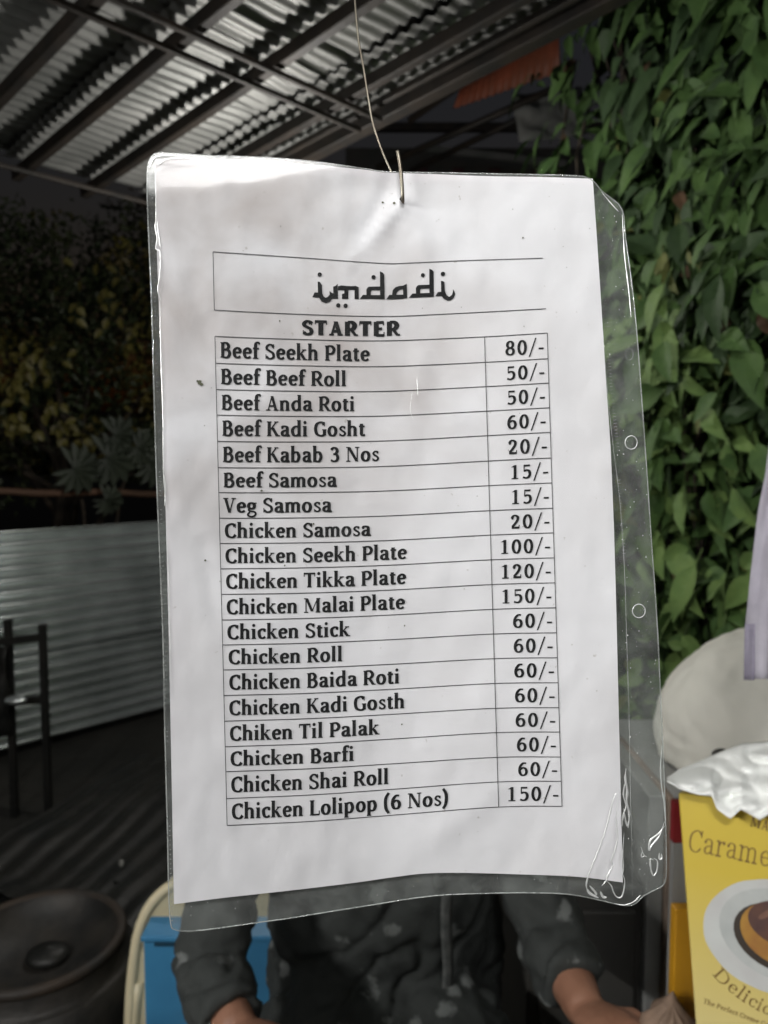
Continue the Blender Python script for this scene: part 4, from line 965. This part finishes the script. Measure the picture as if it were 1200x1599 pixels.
# ------------------------------------------------------------------ plastic sleeve
OUT = [(230,275),(232,255),(241,241),(262,239),(330,243),(400,245),(470,250),(520,256),(560,262),(600,268),(640,269),(700,270),(750,271),(850,273),(900,274.5),(916,277),(928,284),(940,298),(958,312),(968,321),(974,336),(977,370),(984,420),(989,460),(993,500),(998,560),(1003,630),(1008,700),(1013,775),(1018,850),(1023,920),(1028,1000),(1031,1070),(1034,1130),(1037,1200),(1040,1290),(1041,1350),(1040,1372),(1034,1384),(1018,1392),(1004,1400),(994,1410),(982,1414),(960,1411),(930,1404),(900,1398),(870,1395),(820,1394),(760,1395),(700,1397),(650,1402),(600,1410),(550,1418),(500,1426),(450,1434),(400,1441),(350,1448),(310,1453),(285,1454),(272,1451),(267,1443),(264,1400),(262,1300),(258,1150),(255,1000),(250,870),(245,750),(241,620),(238,500),(234,400),(231,330)]
def DF(px, py, s):
    n = .00035 * noise.noise(Vector((px / 60, py / 90, 7 + s * 9))) + .00008 * noise.noise(Vector((px / 18, py / 22, 3 + s)))
    e = max(0, (px - 965) / 76)
    return DS(px, py, True) - s * (.0028 + .0004 * e) - n * .9 + (.0016 * math.sin(py / 70) * e)
sleeve = thing('plastic_sleeve', 'clear plastic punched document sleeve around the paper menu, creased at its corners', 'plastic sleeve', SH(615, 270))
from mathutils.geometry import delaunay_2d_cdt
op = catmull([(x, y, 0) for x, y in OUT], True, 3); on = [Vector((p.x, p.y)) for p in op]; no_ = len(on)
inner = [Vector((x + (7 if (y // 9) % 2 else 0), y)) for x in range(236, 1040, 14) for y in range(244, 1450, 9)]
res = delaunay_2d_cdt(on + inner, [(i, (i + 1) % no_) for i in range(no_)], [list(range(no_))], 1, 1e-4)
def inside(x, y):
    c = False; j = no_ - 1
    for i in range(no_):
        if (on[i].y > y) != (on[j].y > y) and x < (on[j].x - on[i].x) * (y - on[i].y) / (on[j].y - on[i].y) + on[i].x: c = not c
        j = i
    return c
fv, ff = res[0], [f for f in res[2] if inside(sum(res[0][i].x for i in f) / 3, sum(res[0][i].y for i in f) / 3)]
for nm, s, m in (('front_film', 1, M_film), ('back_film', -1, M_filmb)):
    b = MB(); b.v = [W(p.x, p.y, DF(p.x, p.y, s)) for p in fv]; b.f = [tuple(f) if geometry.normal([b.v[i] for i in f]).dot(b.v[f[0]] - CAM) < 0 else tuple(f)[::-1] for f in ff]; b.obj(nm, m, sleeve, True)
b = MB(); pts = [W(p.x, p.y, DS(p.x, p.y)) for p in op] + [W(op[0].x, op[0].y, DS(op[0].x, op[0].y))]
b.tube(pts, .00033, 6, False); b.obj('edge_weld', M_weld, sleeve, True)
def strand(pts, r, name, m, k=5, off=.0036):
    q = catmull([(x, y, 0) for x, y in pts], False, k); b = MB(); n = len(q)
    b.tube([W(p.x, p.y, DS(p.x, p.y) - off) for p in q], [max(.00006, r * min(1, 3.5 * min(i, n - 1 - i) / n + .2)) for i in range(n)], 6); return b
# weld line of the punched margin
mb = strand([(942, 515), (948, 600), (957, 690), (968, 780), (975, 880), (979, 1000), (983, 1130), (985, 1250), (987, 1330), (988, 1400)], .00016, '', None); mb.obj('margin_weld', M_weld, sleeve, True)
# knurled ticks
def ticks(path, n, ln, name):
    b = MB()
    for k in range(n):
        y = path[0][0] + (path[-1][0] - path[0][0]) * k / n; x = lerpt(path, y)
        if noise.noise(Vector((k * .13, ln, 1))) < -.28: continue
        a = W(x, y, DS(x, y) - .0036); c_ = W(x + ln, y - .5, DS(x + ln, y) - .0036); b.tube([a, c_], .00011, 4)
    b.obj(name, M_weld, sleeve, kind='stuff')
ticks([(505, 947), (600, 952), (700, 963), (800, 968), (880, 974)], 72, 4.5, 'knurled_seam')
ticks([(265, 236), (400, 239), (560, 243), (700, 247), (900, 254), (1100, 259), (1300, 264), (1445, 268)], 160, 2.6, 'knurled_edge')
for (cx, cy, rx, ry) in ((986, 691, 9.5, 10.5), (998, 954, 10, 10.5), (983, 553, 6, 9)):
    b = MB(); pts = [W(cx + rx*math.cos(a), cy + ry*math.sin(a), DS(cx + rx*math.cos(a), cy + ry*math.sin(a)) - .0036) for a in (2*math.pi*k/24 for k in range(25))]
    b.tube(pts, .00023 if rx > 7 else .0001, 6, False); b.obj('punch_ring', M_white_and_glint if rx > 7 else M_weld, sleeve, True)
# glints along the film's creases, painted as white facets
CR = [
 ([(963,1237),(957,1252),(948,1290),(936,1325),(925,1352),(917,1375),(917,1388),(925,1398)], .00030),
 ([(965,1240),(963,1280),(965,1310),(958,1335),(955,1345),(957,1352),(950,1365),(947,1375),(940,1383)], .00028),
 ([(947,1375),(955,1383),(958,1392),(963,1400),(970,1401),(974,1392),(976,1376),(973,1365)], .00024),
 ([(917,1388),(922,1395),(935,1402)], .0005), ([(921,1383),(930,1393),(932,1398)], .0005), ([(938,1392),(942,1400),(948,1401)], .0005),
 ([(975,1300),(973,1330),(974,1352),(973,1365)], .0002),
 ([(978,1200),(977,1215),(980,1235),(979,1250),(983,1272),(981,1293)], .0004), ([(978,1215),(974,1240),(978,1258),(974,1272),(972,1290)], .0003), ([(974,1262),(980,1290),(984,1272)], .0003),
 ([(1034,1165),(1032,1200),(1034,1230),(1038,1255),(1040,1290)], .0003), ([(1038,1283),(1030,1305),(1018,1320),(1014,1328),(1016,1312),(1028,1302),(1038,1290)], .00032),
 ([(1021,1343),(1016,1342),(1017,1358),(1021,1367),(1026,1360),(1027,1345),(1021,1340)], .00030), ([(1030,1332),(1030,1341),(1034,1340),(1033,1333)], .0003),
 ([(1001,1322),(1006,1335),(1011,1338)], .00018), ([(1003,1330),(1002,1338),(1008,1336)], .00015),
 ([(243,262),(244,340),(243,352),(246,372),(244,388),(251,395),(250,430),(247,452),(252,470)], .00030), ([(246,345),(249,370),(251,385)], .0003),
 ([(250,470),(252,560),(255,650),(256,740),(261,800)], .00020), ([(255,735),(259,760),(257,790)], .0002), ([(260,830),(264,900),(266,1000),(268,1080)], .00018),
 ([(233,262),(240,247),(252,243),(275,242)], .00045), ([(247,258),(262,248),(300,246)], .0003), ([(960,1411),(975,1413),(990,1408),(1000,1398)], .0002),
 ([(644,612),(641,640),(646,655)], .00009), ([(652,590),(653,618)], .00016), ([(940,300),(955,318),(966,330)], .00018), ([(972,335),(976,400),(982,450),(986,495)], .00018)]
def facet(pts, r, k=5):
    # a painted glint: a narrow white facet tipped up towards the lamp
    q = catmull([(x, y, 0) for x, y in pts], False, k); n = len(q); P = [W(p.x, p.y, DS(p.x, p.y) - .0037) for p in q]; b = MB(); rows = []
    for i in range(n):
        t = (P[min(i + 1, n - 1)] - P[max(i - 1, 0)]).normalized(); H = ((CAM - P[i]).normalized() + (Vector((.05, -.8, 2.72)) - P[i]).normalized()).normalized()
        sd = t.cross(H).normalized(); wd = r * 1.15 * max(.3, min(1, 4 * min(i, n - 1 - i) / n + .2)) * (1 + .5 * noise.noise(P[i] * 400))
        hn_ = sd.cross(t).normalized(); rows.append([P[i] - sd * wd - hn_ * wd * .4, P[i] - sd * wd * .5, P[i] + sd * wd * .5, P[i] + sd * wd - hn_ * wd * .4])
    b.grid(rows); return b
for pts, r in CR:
    facet(pts, r).obj('crease_glint', M_white_and_glint, sleeve, True)
# dust and bubbles caught in the film
b = MB(); rr = random.Random(21)
for k in range(300):
    y = rr.uniform(300, 1390); x = lerpt(RIGHT, y) + rr.uniform(6, 60) * (1 if y > 340 else .6)
    if not inside(x, y): continue
    r = .00005 + .00022 * rr.random() ** 4; b.ell(W(x, y, DS(x, y) - .0036), r, r * .6, r * rr.uniform(.8, 1.6), 6, 4)
for k in range(60):
    x = rr.uniform(280, 960); y = LY(23, x) + rr.uniform(4, 26); r = .00004 + .00014 * rr.random() ** 3
    b.ell(W(x, y, DS(x, y) - .0036), r, r * .6, r, 6, 4)
b.obj('film_specks', M_white_and_glint, sleeve, True, kind='stuff')

# ------------------------------------------------------------------ wire
wp = [Vector((-.03, .50, 2.79)), Vector((-.028, .49, 2.3)), Vector((-.026, .475, 2.05)), W(540, -320, .46), W(546, -160, .43), W(554, -10, .405), W(560, 60, .398), W(568, 105, .394), W(575, 150, .391), W(582, 190, .389), W(592, 222, .388), (W(602, 248, .386)), W(611, 268, .384), W(620, 292, .383), W(627, 312, .381), W(629, 318, .377), W(629.5, 312, .3715), W(628.5, 295, .3705), W(626.5, 270, .3705), W(624, 252, .371), W(621, 236, .372)]
b = MB(); q = catmull([tuple(p) for p in wp], False, 4); b.tube(q, [.00058 + .00036 * min(1, max(0, (i - 56) / 14)) for i in range(len(q))], 8)
b.obj('hook_wire', M_wire, None, True, label='thin bent grey wire that hooks through the top of the menu sleeve', cat='wire')
# torn hole and rust smudge round the hook
b = MB(); b.poly([SH(x, y, .0022) for x, y in ((624, 311), (629, 303), (632, 309), (631, 314), (627, 315))]); b.obj('hook_hole', mat('torn hole', (.015, .012, .01), .9), sleeve)

def ct_surf(x, y, off): return oncart(x, y, .0006 + off)
print_text('Caramel', 1072, 1213, lambda px, up: (px + up * .14, 1331 + (px - 1082) * .17 + max(0, px - 1120) ** 2 * .0006 - up), 53, 'printed_name', M_brownink, 6, 2.8, 0, ct_surf, carton, 'printed word Caramel', 0)
DB = [(1108, 1517), (1125, 1536), (1140, 1549), (1160, 1564), (1185, 1579), (1215, 1592), (1260, 1605)]
def dbase(px, up):
    y = lerpt(DB, px); y2 = lerpt(DB, px + 6); dx, dy = 6, y2 - y; l = math.hypot(dx, dy); return px + up * dy / l, y - up * dx / l
print_text('Delicious', 1112, 1232, dbase, 29, 'printed_word', M_brownink, 7.5, 3.5, 0, ct_surf, carton, 'printed word Delicious', 0)
print_text('The Perfect Creme Caramel', 1098, 1226, lambda px, up: (px + up * .3, 1566 + (px - 1098) * .38 - up), 10.5, 'printed_tagline', M_brownink, 11, 6, 0, ct_surf, carton, 'small printed line The Perfect Creme Caramel', 0)
print_text('MAV', 1171, 1212, lambda px, up: (px + up * .2, 1290 + (px - 1171) * .26 - up), 23, 'printed_brand', M_brownink, 14, 7, 0, ct_surf, carton, 'printed brown capitals half hidden by the bag', 0)
# ------------------------------------------------------------------ lamps: panel and bulb read from glare on roof, fence, film; tube added
lp = Vector((.05, -.80, 2.72)); ln_ = (Vector((0, .376, 1.42)) - lp).normalized(); lx = Vector((1, 0, 0)); ly = ln_.cross(lx).normalized()
lt = thing('flood_light', 'flat white flood light hung under the roof over the stall', 'lamp', lp)
b = MB(); b.quad(lp - lx * .30 - ly * .14, lp - lx * .30 + ly * .14, lp + lx * .30 + ly * .14, lp + lx * .30 - ly * .14); b.obj('glowing_panel', emit('panel glow', (1.0, .985, .975), PANEL_POWER), lt)
b = MB(); b.box(lp - lx * .32 - ly * .16 - ln_ * .035, lx * .64, ly * .32, ln_ * .033); bevel(b.obj('lamp_housing', M_grey, lt), .004)
for sx in (-.25, .25):
    b = MB(); b.tube([lp + lx * sx - ln_ * .03, lp + lx * sx + Vector((0, 0, .13))], .004, 6); b.obj('hanger', M_darkmetal, lt)
t0_ = Vector((-1.55, -.95, 1.95))
lw = thing('fill_tube_light', 'added unseen white fill tube on a post at the left', 'lamp', (t0_.x, -.5, 0))  # unseen tube added to brighten the person and even out the sheet
b = MB(); b.tube([t0_, t0_ + Vector((0, .9, 0))], .014, 12); b.obj('glowing_tube', emit('tube glow', (1.0, .985, .96), FILL_TUBE_POWER), lw, True)
b = MB(); b.box(t0_ + Vector((-.07, -.03, -.02)), (.03, 0, 0), (0, .96, 0), (0, 0, .04)); b.obj('tube_holder', M_bag, lw)
for yy in (-.03, .89):
    b = MB(); b.box(t0_ + Vector((-.04, yy, -.02)), (.055, 0, 0), (0, .025, 0), (0, 0, .04)); b.obj('tube_socket', M_bag, lw)
b = MB(); b.box((t0_.x - .12, t0_.y + .42, 0), (.048, 0, 0), (0, .048, 0), (0, 0, 2.3)); b.obj('post', M_rust, lw)
bp = W(465, 450, 2.75)
lb = thing('light_bulb', 'bare white bulb hanging under the shed roof behind the menu', 'lamp', bp)
b = MB(); b.ell(bp, .032, .032, .04, 16, 10); b.obj('glowing_bulb', emit('bulb glow', (1.0, .97, .92), BULB_POWER), lb, True)
b = MB(); b.tube([bp + Vector((0, 0, .04)), bp + Vector((0, 0, .09))], .014, 10); b.tube([bp + Vector((0, 0, .09)), bp + Vector((0, 0, .46))], .0022, 6); b.obj('bulb_holder', M_darkmetal, lb, True)
